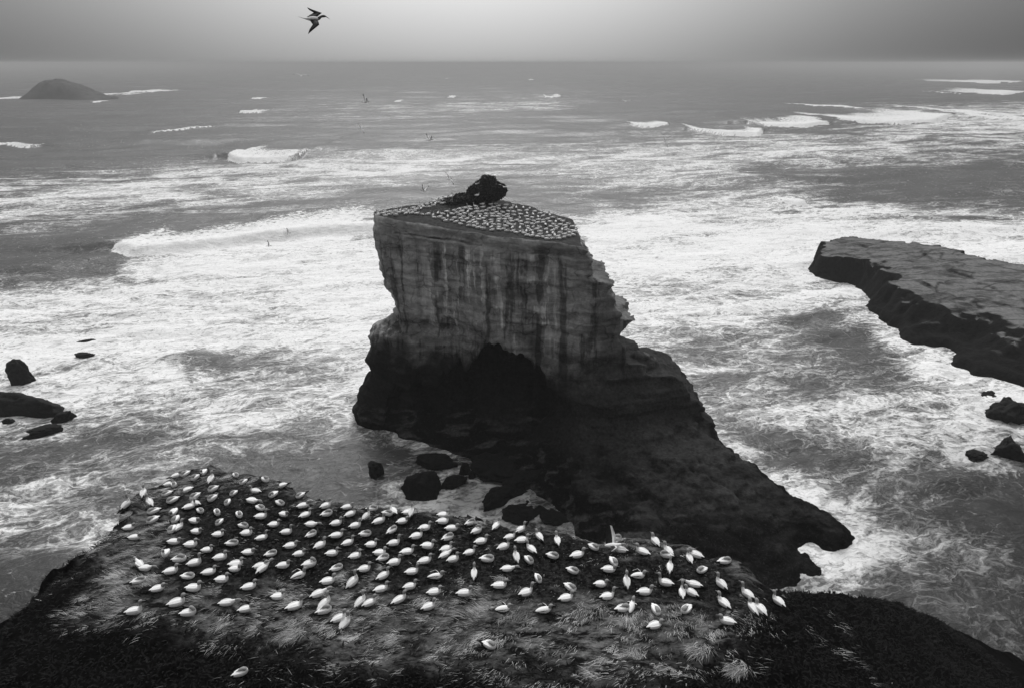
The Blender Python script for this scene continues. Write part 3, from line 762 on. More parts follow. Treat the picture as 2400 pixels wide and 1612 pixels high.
    # fine bedding ledges bite into the right-hand edge
    zz = V[:, 2] + 0.05 * V[:, 0]
    disp += 0.16 * vn(zz / 0.42, V[:, 0] / 9, V[:, 1] / 9, 72)
    V = V + N * (disp * side)[:, None]
    me = mesh_np("stack_body", V, Fq, True, [M_STACK])
    o = link("rock_stack", me)
    tag(o, "tall flat-topped sea stack crowded with white gannets, dark cave in its foot", "rock stack")
    return V, Fq
sV, sF = make_stack()
WASH.append(sV)
# height of the stack top for putting birds on it
from mathutils.bvhtree import BVHTree
stack_bvh = BVHTree.FromPolygons([tuple(v) for v in sV[:, :]], [tuple(q) for q in sF]) if False else None
def stack_top(x, y):
    return top_fn(x, y) + 0.22 * fbm2(np.asarray(x) / 2.5, np.asarray(y) / 2.5, 4, 5)

# ------------------------------------------------------------------ RIGHT ROCK SHELF
def make_shelf():
    foot_px = [(1898, 638), (1925, 655), (1960, 660), (2000, 662), (2030, 680), (2046, 700), (2030, 720), (2062, 735), (2080, 758), (2112, 775), (2112, 795), (2140, 806), (2200, 812), (2232, 830),
               (2240, 858), (2290, 878), (2330, 885), (2375, 900), (2460, 915), (2700, 940), (2950, 860), (2800, 760), (2560, 705), (2400, 690), (2300, 668), (2200, 638), (2110, 622), (2040, 608), (1960, 602), (1915, 612)]
    fp = np.array(foot_px, float)
    px, py = at_z(fp[:, 0], fp[:, 1], 0.0)
    # the far side foot is hidden behind the edge, push it back a little under the top
    h = 0.5
    x = np.arange(px.min() - 4, min(px.max() + 4, 185), h); y = np.arange(py.min() - 4, py.max() + 6, h)
    X, Y = np.meshgrid(x, y, indexing='ij')
    wx = X + 2.2 * fbm2(X / 4, Y / 4, 5, 201, .6); wy = Y + 2.2 * fbm2(X / 4, Y / 4, 5, 202, .6)
    d = -poly_sd(wx, wy, np.stack([px, py], -1))
    near = np.interp(X, [74, 80, 90, 105, 140], [4.6, 5.6, 6.6, 7.4, 8.5])
    H = near * 1.0 - 0.5
    front = d
    hh = H * sstep(-0.5, 1, front) * (0.22 + 0.78 * sstep(0.3, np.interp(Y + 0.35 * (X - 80), [100, 112, 125, 140, 160], [15, 11, 6.5, 4.0, 2.0]), front + 2.6 * fbm2(X / 2.4, Y / 2.4, 4, 203, .6)))
    hh += 0.7 * fbm2(X / 5, Y / 9, 5, 204, .6) * sstep(2, 8, d)
    step = hh / 0.8
    hs = (np.floor(step) + sstep(0.3, 0.7, step - np.floor(step))) * 0.8
    Z = np.where(d > -1.0, hh * 0.35 + hs * 0.65 + 0.18 * fbm2(X / 1.1, Y / 1.1, 3, 205), -2.0)
    Z = np.where(d < 0, np.minimum(Z, d * 1.2), Z)
    me = mesh_np("rock_shelf", np.stack([X, Y, Z], -1).reshape(-1, 3), grid_faces(len(x), len(y))[:, ::-1], True, [M_SHELF])
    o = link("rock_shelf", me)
    WASH.append(np.stack([X, Y, Z], -1).reshape(-1, 3))
    tag(o, "low flat-topped rock shelf with black sides jutting in from the right", "rock shelf")
make_shelf()

# ------------------------------------------------------------------ BOULDERS AND REEFS
def ico(sub):
    import bmesh
    bm = bmesh.new(); bmesh.ops.create_icosphere(bm, subdivisions=sub, radius=1)
    V = np.array([v.co[:] for v in bm.verts]); Fc = np.array([[v.index for v in f.verts] for f in bm.faces]); bm.free()
    return V, Fc
ICO5 = ico(5); ICO4 = ico(4)
def boulder(name, u, v, wpx, hpx, label, cat, group=None, dep=0.8, yaw=0.0, seed=0, jag=1.0, flat_top=0.0):
    """(u, v): foot centre in the photo; width and height as seen"""
    X, Y = at_z(u, v); X, Y = float(X), float(Y)
    dist = math.sqrt(X * X + Y * Y + HC * HC) * 1.0
    dpt = Y * cp + HC * sp
    rx_ = wpx / F * dpt / 2; ry_ = rx_ * dep
    down = math.atan2(HC, Y)
    hz = max(0.5, (hpx / F * dpt - 2 * ry_ * math.sin(down) * 0.55) / math.cos(down))
    V, Fc = ICO5
    r = np.random.default_rng(seed + 900)
    P = V.copy()
    for _ in range(14):                      # planar breaks
        n = r.normal(size=3); n /= np.linalg.norm(n)
        c = r.uniform(0.5, 0.88)
        dd = P @ n - c
        P -= np.maximum(dd, 0)[:, None] * n * 0.9
    n1 = fbm3(P[:, 0] * 1.6 + seed, P[:, 1] * 1.6, P[:, 2] * 1.6, 4, seed, 0.55)
    n2 = 1 - 2 * np.abs(vn(P[:, 0] * 2.5, P[:, 1] * 2.5 + seed, P[:, 2] * 4, seed + 3))
    P = P * (1 + jag * (0.34 * n1 + 0.16 * n2 + 0.10 * fbm3(P[:, 0] * 5, P[:, 1] * 5, P[:, 2] * 5 + seed, 3, seed + 5)))[:, None]
    P[:, 2] = np.where(P[:, 2] > 0.75 - flat_top, (0.75 - flat_top) + (P[:, 2] - 0.75 + flat_top) * 0.35, P[:, 2])
    P = P * np.array([rx_, ry_, hz * 1.15])
    c, s = math.cos(yaw), math.sin(yaw)
    P[:, 0], P[:, 1] = P[:, 0] * c - P[:, 1] * s, P[:, 0] * s + P[:, 1] * c
    o = link(name, mesh_np(name, P, Fc, True, [M_BOULDER]), None, (X, Y + ry_ * 0.8, -0.1))
    tag(o, label, cat, group)
    WASH.append(P + np.array([X, Y + ry_ * 0.8, -0.1]))
    return o
GB = "black boulders awash below the stack's cave"
boulder("boulder", 880, 1112, 42, 34, "small squat black boulder, leftmost of those awash below the stack's cave", "boulder", GB, 0.8, 0.2, 1)
boulder("boulder", 1020, 1098, 112, 36, "long humped black boulder between the stack's waterline and the square boulder", "boulder", GB, 0.45, -0.1, 2, 0.6)
boulder("boulder", 1090, 1108, 34, 36, "round black boulder touching the right end of the long humped boulder", "boulder", GB, 0.8, 0.4, 3, 0.5)
boulder("boulder", 986, 1168, 92, 66, "large square-topped black boulder nearest the near colony's back rim", "boulder", GB, 0.7, 0.1, 4, 0.8, 0.15)
boulder("boulder", 1062, 1140, 74, 24, "low slanting black boulder just right of the square-topped boulder", "boulder", GB, 0.5, 0.35, 5, 0.7)
boulder("boulder", 1106, 1118, 22, 20, "smallest black boulder, wedged right of the round one", "boulder", GB, 0.9, 0.3, 6, 0.7)
boulder("boulder", 1160, 1128, 120, 56, "broad jagged black boulder joining the reef to the stack's foot", "boulder", GB, 0.9, 0.1, 7, 1.2)
boulder("boulder", 1170, 1185, 130, 46, "wedge-shaped black boulder right of the foam and behind the colony rim", "boulder", GB, 0.6, 0.5, 8, 0.9)
boulder("boulder", 1116, 1080, 24, 16, "little black boulder at the waterline under the stack's overhang", "boulder", GB, 0.8, 0.1, 9, 0.9)
boulder("boulder", 1240, 1150, 110, 50, "rough black boulder merging into the base of the dark spur", "boulder", GB, 0.9, 0.2, 10, 1.2)
boulder("boulder", 1225, 1215, 120, 30, "low weed-covered boulder with foam over it, behind the colony rim", "boulder", GB, 0.8, 0.3, 11, 1.4)
boulder("boulder", 1300, 1235, 110, 36, "foam-laced low boulder hard against the near colony's rim", "boulder", GB, 0.8, -0.3, 12, 1.4)
GL = "dark rocks standing in the surf at the left edge"
boulder("surf_rock", 42, 896, 58, 62, "upright rounded dark rock, topmost of the rocks at the left edge", "rock", GL, 0.8, 0.3, 20, 0.9)
boulder("surf_rock", 30, 978, 185, 72, "biggest black rock at the left edge, sloping down to the right", "rock", GL, 0.6, -0.35, 21, 0.7)
boulder("surf_rock", 92, 1022, 92, 26, "long low black reef lowest of the rocks at the left edge", "rock", GL, 0.5, 0.55, 22, 1.2)
boulder("surf_rock", 140, 985, 42, 24, "small knobbed black rock at the right tip of the low left reef", "rock", GL, 0.8, 0.2, 23, 1.5)
boulder("surf_rock", 12, 990, 26, 12, "tiny flat black rock under the biggest rock at the left edge", "rock", GL, 0.7, 0.2, 24, 1.0)
boulder("surf_rock", 196, 803, 50, 8, "thin dark ledge awash, upper of two in the left surf", "rock", GL, 0.35, 0.1, 25, 0.6)
boulder("surf_rock", 190, 838, 52, 16, "low dark hump with water pouring off it, left surf", "rock", GL, 0.6, 0.1, 26, 0.6)
GR = "black reef rocks at the right edge"
boulder("reef_rock", 2375, 985, 90, 66, "large black reef rock at the right edge below the shelf", "rock", GR, 0.9, 0.4, 30, 1.2)
boulder("reef_rock", 2385, 1075, 80, 56, "black reef rock at the right edge, lower of the two", "rock", GR, 0.9, 0.3, 31, 1.3)
boulder("reef_rock", 2330, 935, 50, 20, "low black reef rock breaking the foam left of the upper reef rock", "rock", GR, 0.7, 0.1, 32, 1.2)
boulder("reef_rock", 2300, 1075, 46, 12, "dark reef patch barely breaking the foam near the right edge", "rock", GR, 0.9, 0.5, 33, 1.4)

make_sea()

# ------------------------------------------------------------------ FAR ISLAND
def make_island():
    X0, Y0 = [float(a) for a in at_z(145, 231)]
    prof = np.array([(70, 230), (78, 216), (92, 199), (108, 187), (122, 183.5), (140, 185), (165, 190), (188, 198), (205, 206), (222, 216), (236, 223), (262, 226)], float)
    xs, zs = at_y(prof[:, 0], prof[:, 1], Y0)
    zs = zs - zs.min()
    n, m = 120, 60
    x = np.linspace(xs[0] - 3, xs[-1] + 3, n); t = np.linspace(-1, 1, m)
    X, T = np.meshgrid(x, t, indexing='ij')
    Hh = np.interp(X, xs, zs, left=0, right=0)
    Z = Hh * np.clip(1 - np.abs(T) ** 2.4, 0, 1) + 3.2 * fbm2(X / 7, T * 5, 5, 300, .6) * (1 - np.abs(T)) - 1.0
    Y = Y0 + T * 38
    me = mesh_np("island", np.stack([X, Y, Z], -1).reshape(-1, 3), grid_faces(n, m)[:, ::-1], True, [M_ISLE])
    o = link("island", me)
    tag(o, "small steep humped island fading into the haze on the left horizon", "island")
make_island()

# ------------------------------------------------------------------ HEADLAND WITH THE NEAR COLONY
def plane_h(x, y):
    return 32.0 - 0.17 * (y - 17.2) - 0.36 * np.maximum(0, x - 9) ** 1.15 - 0.05 * np.maximum(0, -x - 15) + 0.10 * np.maximum(0, 15 - y)
RIM_PX = [(-500, 1900), (-260, 1700), (-90, 1560), (30, 1430), (95, 1372), (140, 1330), (190, 1288), (245, 1245), (262, 1222), (275, 1190), (292, 1158), (330, 1135), (380, 1112), (420, 1098), (455, 1086), (500, 1083),
          (540, 1088), (590, 1100), (640, 1112), (690, 1125), (725, 1138), (752, 1156), (775, 1168), (850, 1176), (920, 1182), (980, 1192), (1060, 1195), (1130, 1200), (1180, 1212),
          (1230, 1226), (1290, 1230), (1340, 1234), (1390, 1247), (1412, 1256), (1432, 1240), (1480, 1236), (1560, 1248), (1610, 1255), (1640, 1270), (1672, 1284), (1712, 1290), (1742, 1306),
          (1780, 1334), (1800, 1362), (1860, 1366), (1930, 1372), (2000, 1380), (2080, 1400), (2170, 1432), (2260, 1470), (2330, 1505), (2420, 1545), (2600, 1640), (2900, 1900)]
def px_to_plane(u, v, fn, off=0.0, t0=8.0, t1=70.0):
    d = ray(np.asarray(u, float), np.asarray(v, float))
    t = np.full(d.shape[:-1], t0)
    lo = t.copy(); hi = np.full_like(t, t1)
    # march to first crossing
    done = np.zeros(t.shape, bool); prev = t.copy()
    for s in np.linspace(t0, t1, 160):
        p = d * s
        below = (HC + p[..., 2]) < fn(p[..., 0], p[..., 1]) + off
        new = below & ~done
        lo = np.where(new, prev, lo); hi = np.where(new, s, hi); done |= below
        prev = np.full_like(t, s)
    for _ in range(24):
        mid = (lo + hi) / 2; p = d * mid[..., None]
        below = (HC + p[..., 2]) < fn(p[..., 0], p[..., 1]) + off
        hi = np.where(below, mid, hi); lo = np.where(below, lo, mid)
    p = d * hi[..., None]
    return p[..., 0], p[..., 1]
rp = np.array(RIM_PX, float)
rimx, rimy = px_to_plane(rp[:, 0], rp[:, 1], plane_h)
RIM = np.stack([rimx, rimy], -1)
RIM = np.concatenate([RIM, [[rimx[-1] + 5, -5], [rimx[0] - 3, -5]]])
def head_h(x, y):
    x = np.asarray(x, float); y = np.asarray(y, float)
    sh = x.shape; x = x.ravel(); y = y.ravel()
    wob = 0.34
    sd = poly_sd(x + wob * fbm2(x / 1.1, y / 1.1, 3, 401), y + wob * fbm2(x / 1.1, y / 1.1, 3, 402), RIM)
    z = plane_h(x, y)
    z += 0.32 * fbm2(x / 4, y / 4, 3, 403) + 0.13 * fbm2(x / 1.1, y / 1.1, 3, 404)
    # hollow across the colony and tussocky swells in front
    z += 0.28 * sstep(15.6, 14.0, y + 0.6 * vn2(x / 3, y / 3, 407)) * fbm2(x / 1.6, y / 1.2, 3, 405)
    out = np.maximum(sd, 0)
    left = sstep(-13, -17, x) * sstep(25, 22, y)
    rim_round = -0.55 * sstep(-0.9, 0.0, sd) ** 2 * (1 - 0.3 * left)
    slope = 2.6 * (1 - left) + 1.15 * left
    z = z + rim_round - out * slope - 0.5 * sstep(0, 1.0, out) - 5.0 * np.maximum(out - 4.5, 0)
    z = z + np.where(out > 0, (0.8 + 0.7 * np.minimum(out, 6) / 6) * fbm2(x / 2.2, y / 2.2, 4, 406), 0)
    return np.maximum(z, -1.5).reshape(sh)
COLONY_PX = [(440, 1150), (560, 1135), (640, 1150), (730, 1180), (800, 1178), (1000, 1196), (1200, 1225), (1370, 1245), (1420, 1300), (1560, 1290), (1660, 1300), (1760, 1370), (1700, 1440), (1560, 1400), (1400, 1400), (1250, 1385),
             (1100, 1375), (1060, 1400), (900, 1365), (830, 1350), (760, 1385), (600, 1350), (420, 1400), (380, 1330), (440, 1290), (420, 1230)]
def head_masks(x, y, z):
    u, v = project(x, y, z)
    n1 = fbm2(x / 1.5, y / 1.5, 4, 410); n2 = fbm2(x / 0.6, y / 0.6, 3, 411)
    uu = u + 60 * n1; vv = v + 35 * n2 + 20 * n1
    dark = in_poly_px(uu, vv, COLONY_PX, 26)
    blk = sstep(1470, 1590, vv + 55 * n1 - 0.12 * np.maximum(0, 600 - np.abs(u - 1250)) + 0.22 * np.maximum(0, 620 - u) + 0.1 * np.maximum(0, u - 1650))  # scrub mask; its spread to the bottom corners paints vignette dark
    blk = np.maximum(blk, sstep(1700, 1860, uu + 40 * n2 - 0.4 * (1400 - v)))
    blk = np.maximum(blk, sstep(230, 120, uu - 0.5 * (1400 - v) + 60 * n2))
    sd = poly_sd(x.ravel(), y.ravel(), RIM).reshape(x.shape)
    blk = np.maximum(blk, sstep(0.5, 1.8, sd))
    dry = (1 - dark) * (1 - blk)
    dry = dry * sstep(-0.75, 0.1, n1 + 0.2)
    dry = np.maximum(dry, (1 - blk) * sstep(-1.0, -0.3, sd + 0.5 * n2) * sstep(-0.35, 0.2, n1 + n2))      # pale crust along the rim
    return dry, blk, dark, sd
def make_headland():
    h = 0.10
    x = np.arange(-31, 40, h); y = np.arange(4, 35, h)
    X, Y = np.meshgrid(x, y, indexing='ij')
    Z = head_h(X, Y)
    dry, blk, dark, sd = head_masks(X, Y, Z)
    Z = Z + (0.05 + 0.05 * dark) * fbm2(X / 0.35, Y / 0.35, 3, 412) * (sd < 1)
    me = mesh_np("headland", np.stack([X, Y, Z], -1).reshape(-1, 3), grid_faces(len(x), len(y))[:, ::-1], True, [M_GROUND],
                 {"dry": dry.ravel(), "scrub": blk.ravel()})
    o = link("headland", me); o["kind"] = "structure"
make_headland()

# ------------------------------------------------------------------ GRASS (combed by the wind)
def blades(name, bx, by, bz, length, width, yaw, lift, shade, mats, droop=0.6):
    n = len(bx)
    dx, dy = np.cos(yaw), np.sin(yaw)
    nx_, ny_ = -dy, dx
    P = []
    for (t, wv) in ((0, 1.0), (0.5, 0.8), (1.0, 0.0)):
        cx = bx + dx * length * t * np.cos(lift * (1 - droop * t)); cy = by + dy * length * t * np.cos(lift * (1 - droop * t))
        cz = bz + length * np.sin(lift) * (t - droop * 0.7 * t * t)
        if wv > 0:
            P.append(np.stack([cx - nx_ * width * wv / 2, cy - ny_ * width * wv / 2, cz], -1))
            P.append(np.stack([cx + nx_ * width * wv / 2, cy + ny_ * width * wv / 2, cz], -1))
        else: P.append(np.stack([cx, cy, cz], -1))
    V = np.stack(P, 1).reshape(-1, 3)
    i = np.arange(n)[:, None] * 5
    q = i + np.array([[0, 1, 3, 2]]); t_ = i + np.array([[2, 3, 4]])
    return mesh_np(name, V, [q, t_], False, mats, {"shade": np.repeat(shade, 5)})
M_GRASS = mat_attr("dry_grass", "shade", 0.015, 0.55)
def make_grass():
    n = 620000
    x = rng.uniform(-19, 13, n); y = rng.uniform(9.0, 28.5, n)
    z = head_h(x, y)
    dry, blk, dark, sd = head_masks(x, y, z)
    u, v = project(x, y, z)
    clump = fbm2(x / 0.55, y / 0.55, 3, 420)
    str_ = vn2((x * 0.75 + y * 0.66) / 1.6, (-x * 0.66 + y * 0.75) / 0.22, 421)
    patch = fbm2(x / 1.4, y / 1.1, 3, 424)
    p = dry * sstep(-0.35, 0.25, patch) * (0.15 + 0.85 * sstep(-0.25, 0.3, clump)) + 0.05 * dark * sstep(0.0, 0.5, clump) + 0.07 * blk * sstep(0.1, 0.5, fbm2(x / 0.9, y / 0.9, 2, 422)) * (u > 350)
    keep = (rng.random(n) < p * 0.62) & (sd < 0.4) & (u > -60) & (u < 2100) & (v < 1700)
    x, y, z, u, v, clump, str_, blk, dark = [a[keep] for a in (x, y, z, u, v, clump, str_, blk, dark)]
    m = len(x)
    yaw0 = np.radians(np.interp(u, [200, 700, 1100, 1500, 1800], [215, 215, 205, 250, 300])) + 0.9 * vn2(x / 1.3, y / 1.3, 423)
    yaw = yaw0 + rng.normal(0, 0.35, m)
    L = rng.uniform(0.12, 0.38, m) * (1 - 0.45 * dark); W = rng.uniform(0.006, 0.018, m)
    lift = rng.uniform(0.15, 0.65, m)
    sh = np.clip(0.34 + 0.5 * str_ + 0.35 * clump + rng.normal(0, 0.22, m), 0.02, 1)
    o = link("grass", blades("grass", x, y, z - 0.01, L, W, yaw, lift, sh, [M_GRASS]))
    tag(o, "wind-combed dry pale grass over the near headland around the colony", "grass", kind="stuff")
    print("grass blades", m)
    # tussocks one can pick out
    TUS = [(1590, 1570, 1.5, "largest pale grass tussock, spilling down the bottom right of the headland"),
           (1640, 1515, .9, "curly pale tussock just above the largest one, bottom right"),
           (1490, 1530, .8, "ragged pale tussock left of the curly one, bottom right"),
           (1730, 1560, .9, "pale tussock right of the largest one, beside black scrub"),
           (1590, 1262, .8, "spiky grass tussock on the back rim left of the crevice"),
           (905, 1385 - 60, .5, "small splayed tussock among the middle rows of gannets"),
           (1180, 1350, .6, "small bright tussock under a stretching gannet, middle of colony"),
           (300, 1205, .7, "wispy tussock on the far left rim of the headland"),
           (1470, 1455, .7, "pale tussock just left of the lowest right gannet"),
           (700, 1480, .9, "long combed tussock on the lower left slope below the colony")]
    for (uu, vv, s, lab) in TUS:
        px_, py_ = px_to_plane(uu, vv, head_h)
        px_, py_ = float(px_), float(py_)
        k = int(520 * s)
        a = rng.uniform(0, 2 * math.pi, k); r = rng.uniform(0, .38 * s, k)
        bx, by = r * np.cos(a), r * np.sin(a)
        yaw = -math.pi / 2 - .6 + 0.45 * np.sin(a + 0.5) * rng.uniform(.4, 1.5, k) + rng.normal(0, .45, k)
        bz = head_h(px_ + bx, py_ + by)
        me = blades("tussock", bx, by, bz - float(head_h(px_, py_)), rng.uniform(.2, .6, k) * s ** .6, rng.uniform(.008, .020, k), yaw, rng.uniform(.15, .8, k), np.clip(rng.normal(.42, .28, k), .03, 1), [M_GRASS], 0.9)
        o = link("tussock", me, None, (px_, py_, float(head_h(px_, py_)) - .02))
        tag(o, lab, "grass tussock", "grass tussocks on the headland")
    # low dark scrub, its near-black colour also carrying the corner vignette
    n = 120000
    x = rng.uniform(-24, 24, n); y = rng.uniform(8, 24, n); z = head_h(x, y)
    dry, blk, dark, sd = head_masks(x, y, z)
    keep = (rng.random(n) < 0.45 * blk) & (sd < 5)
    x, y, z = x[keep], y[keep], z[keep]; m = len(x)
    o = link("scrub", blades("scrub", x, y, z, rng.uniform(.08, .22, m), rng.uniform(.03, .07, m), rng.uniform(0, 6.28, m), rng.uniform(.4, 1.2, m),
                             np.clip(rng.normal(.04, .05, m), 0, .25) * (rng.random(m) < .97) + (rng.random(m) < .01) * .3, [mat_attr("vignetted_scrub_leaves", "shade", 0.001, 0.035)]))
    tag(o, "low scrub on the bottom corner slopes, vignette darkness put into its colour", "scrub", kind="stuff")
make_grass()

# ------------------------------------------------------------------ BUSH ON THE STACK
def make_bush():
    X0, Y0 = -3.6, 91.0
    Z0 = float(stack_top(X0, Y0))
    root = bpy.data.objects.new("bush", None); C.objects.link(root); root.location = (X0, Y0, Z0)
    tag(root, "dark dense wind-rounded bush growing on top of the stack", "bush")
    # blobs: centre, radii
    B = [(0, 0, 1.7, 2.3, 1.7, 1.6), (-1.4, -.2, 1.3, 1.5, 1.4, 1.2), (1.5, 0, 1.5, 1.4, 1.3, 1.25), (.2, .2, 2.5, 1.45, 1.2, 1.15), (-2.9, -1.0, .7, 1.9, 1.4, .8), (-4.6, -1.2, .4, 1.7, 1.3, .5), (2.1, .1, 1.7, .85, .8, .8), (-.4, -.4, .8, 2.3, 1.2, .9)]
    k = 26000
    w = np.array([b[3] * b[4] * b[5] for b in B]) ** .75; w /= w.sum()
    bi = rng.choice(len(B), k, p=w); Bn = np.array(B)[bi]
    d = rng.normal(size=(k, 3)); d /= np.linalg.norm(d, axis=1)[:, None]
    rad = rng.uniform(.6, 1.0, k) ** .5
    lump = 1 + .16 * vn(d[:, 0] * 2.6 + bi * 7, d[:, 1] * 2.6, d[:, 2] * 2.6, 500) + .08 * vn(d[:, 0] * 7 + bi, d[:, 1] * 7, d[:, 2] * 7, 501)
    P = Bn[:, :3] + d * Bn[:, 3:6] * (rad * lump)[:, None]
    P = P[P[:, 2] > -.1]; k = len(P)
    a = rng.normal(size=(k, 3)); a /= np.linalg.norm(a, axis=1)[:, None]
    b = np.cross(a, rng.normal(size=(k, 3))); b /= np.linalg.norm(b, axis=1)[:, None]
    s = rng.uniform(.07, .15, k)[:, None]
    V = np.stack([P - a * s, P + b * s * .55, P + a * s, P - b * s * .55], 1).reshape(-1, 3)
    t = mat_attr("bush_leaves", "shade", 0.02, 0.085)
    o = link("crown", mesh_np("crown", V, np.arange(4 * k).reshape(-1, 4), False, [t], {"shade": np.repeat(rng.random(k), 4)}), root)
    # inner mass and trunk
    for (x_, y_, z_, a_, b_, c_) in B[:1]:
        pass
    Vt = []; Ft = []
    import bmesh
    bm = bmesh.new()
    for j in range(5):
        m4 = Matrix.Translation((random.uniform(-.5, .5), random.uniform(-.3, .3), .5)) @ Matrix.Rotation(random.uniform(-.4, .4), 4, 'Y')
        bmesh.ops.create_cone(bm, cap_ends=True, segments=8, radius1=.16, radius2=.06, depth=1.8, matrix=m4)
    me = bpy.data.meshes.new("trunk"); bm.to_mesh(me); bm.free(); me.materials.append(M_LEG)
    link("trunk", me, root)
make_bush()

# ------------------------------------------------------------------ GANNETS
def loft(rings, seg=12, cap=True):
    """rings: (x, y, z, width, height, slot) along a spine; returns V, quads, slots per quad"""
    R = [np.array(r[:3], float) for r in rings]
    V = []; n = len(R)
    for i, r in enumerate(rings):
        a = R[max(i - 1, 0)]; b = R[min(i + 1, n - 1)]
        t = b - a; t /= np.linalg.norm(t) + 1e-9
        side = np.array([0, 1.0, 0]) if abs(t[1]) < 0.9 else np.array([1.0, 0, 0])
        side = side - t * side.dot(t); side /= np.linalg.norm(side)
        up = np.cross(t, side)
        for k in range(seg):
            an = 2 * math.pi * k / seg
            V.append(R[i] + side * math.cos(an) * r[3] + up * math.sin(an) * r[4])
    V = np.array(V); Q = []; S = []
    for i in range(n - 1):
        for k in range(seg):
            k2 = (k + 1) % seg
            Q.append((i * seg + k, i * seg + k2, (i + 1) * seg + k2, (i + 1) * seg + k)); S.append(rings[i + 1][5])
    return V, np.array(Q), S
def smooth_rings(rings, m=3):
    r = np.array([q[:5] for q in rings], float); sl_ = [q[5] for q in rings]
    out = []; n = len(r)
    for i in range(n - 1):
        p0, p1, p2, p3 = r[max(i - 1, 0)], r[i], r[i + 1], r[min(i + 2, n - 1)]
        for k in range(m):
            t = k / m
            q = 0.5 * ((2 * p1) + (-p0 + p2) * t + (2 * p0 - 5 * p1 + 4 * p2 - p3) * t * t + (-p0 + 3 * p1 - 3 * p2 + p3) * t ** 3)
            q[3:] = np.maximum(q[3:], 0.002)
            out.append(tuple(q) + (sl_[i + 1] if t > 0 else sl_[i],))
    out.append(tuple(r[-1]) + (sl_[-1],))
    return out
def mesh_loft(name, rings, mats, seg=12, sm=3):
    V, Q, S = loft(smooth_rings(rings, sm) if sm > 1 else rings, seg)
    n = len(V) // seg
    c0 = V[:seg].mean(0); c1 = V[-seg:].mean(0)
    V = np.concatenate([V, [c0, c1]])
    T0 = np.array([(len(V) - 2, (k + 1) % seg, k) for k in range(seg)])
    T1 = np.array([(len(V) - 1, (n - 1) * seg + k, (n - 1) * seg + (k + 1) % seg) for k in range(seg)])
    return mesh_np(name, V, [Q, T0, T1], True, mats, None, S + [S[0]] * seg + [S[-1]] * seg)
BM = [M_WHITE, M_HEAD]
BODY = [(-.31, 0, .135, .012, .012, 0), (-.26, 0, .14, .048, .040, 0), (-.16, 0, .145, .088, .075, 0), (-.03, 0, .145, .108, .102, 0), (.09, 0, .145, .105, .108, 0), (.165, 0, .17, .078, .085, 0)]
NECKS = {
    "rest": [(.20, 0, .225, .056, .056, 0), (.205, 0, .275, .046, .046, 1), (.225, 0, .312, .044, .044, 1), (.262, 0, .318, .040, .038, 1), (.295, 0, .308, .022, .022, 1)],
    "up": [(.20, 0, .235, .050, .050, 0), (.200, 0, .30, .038, .040, 0), (.205, 0, .35, .036, .038, 1), (.228, 0, .392, .043, .042, 1), (.265, 0, .396, .038, .034, 1), (.297, 0, .386, .02, .02, 1)],
    "alert": [(.205, 0, .25, .046, .046, 0), (.215, 0, .34, .036, .036, 0), (.225, 0, .42, .034, .034, 1), (.245, 0, .475, .041, .04, 1), (.28, 0, .486, .036, .032, 1), (.31, 0, .482, .019, .019, 1)],
    "tuck": [(.165, 0, .245, .07, .06, 0), (.115, 0, .285, .054, .048, 1), (.055, 0, .288, .046, .042, 1), (.005, 0, .276, .036, .034, 1), (-.03, 0, .265, .02, .02, 1)],
    "stretch": [(.225, 0, .20, .056, .056, 0), (.30, 0, .225, .038, .040, 0), (.365, 0, .235, .038, .038, 1), (.415, 0, .225, .041, .038, 1), (.45, 0, .205, .034, .030, 1), (.475, 0, .188, .018, .018, 1)],
    "preen": [(.19, 0, .25, .058, .056, 0), (.155, .02, .315, .042, .042, 1), (.115, .045, .325, .043, .042, 1), (.085, .07, .30, .038, .036, 1), (.07, .085, .272, .02, .02, 1)],
}
BILLS = {"rest": ((.285, 0, .309), (.40, 0, .285)), "up": ((.288, 0, .388), (.405, 0, .362)), "alert": ((.30, 0, .484), (.42, 0, .478)),
         "tuck": ((-.02, 0, .268), (-.12, 0, .238)), "stretch": ((.468, 0, .192), (.56, 0, .125)), "preen": ((.073, .08, .28), (.045, .10, .19))}
def wing_mesh(sd):
    r = [(.165, sd * .060, .185, .012, .02, 0), (.12, sd * .092, .182, .020, .055, 0), (.02, sd * .108, .172, .020, .078, 0), (-.10, sd * .092, .165, .018, .072, 0), (-.18, sd * .066, .155, .015, .052, 0), (-.25, sd * .042, .150, .014, .036, 1), (-.36, sd * .024, .142, .012, .024, 1), (-.47, sd * .014, .130, .004, .008, 1)]
    return mesh_loft("wing", r, [M_WHITE, M_BLACK], 8, 2)
def secondary_mesh(sd):   # dark trailing quills showing along the lower edge of the folded wing
    r = [(.0, sd * .104, .098, .006, .010, 0), (-.10, sd * .095, .098, .010, .020, 0), (-.22, sd * .062, .112, .010, .022, 0), (-.33, sd * .03, .126, .007, .014, 0), (-.40, sd * .016, .132, .003, .004, 0)]
    return mesh_loft("flight_feathers", r, [M_BLACK], 6, 2)
def tail_mesh():
    r = [(-.25, 0, .125, .030, .014, 0), (-.33, 0, .118, .036, .009, 0), (-.42, 0, .108, .016, .006, 0), (-.47, 0, .103, .003, .003, 0)]
    return mesh_loft("tail", r, [M_BLACK], 8, 1)
def leg_mesh(sd):
    r = [(.0, sd * .045, .06, .012, .012, 0), (.0, sd * .045, -.02, .009, .009, 0), (.01, sd * .045, -.10, .008, .008, 0), (.015, sd * .045, -.145, .010, .010, 0), (.06, sd * .047, -.155, .028, .007, 0), (.09, sd * .05, -.158, .018, .004, 0)]
    return mesh_loft("leg", r, [M_LEG], 6, 1)
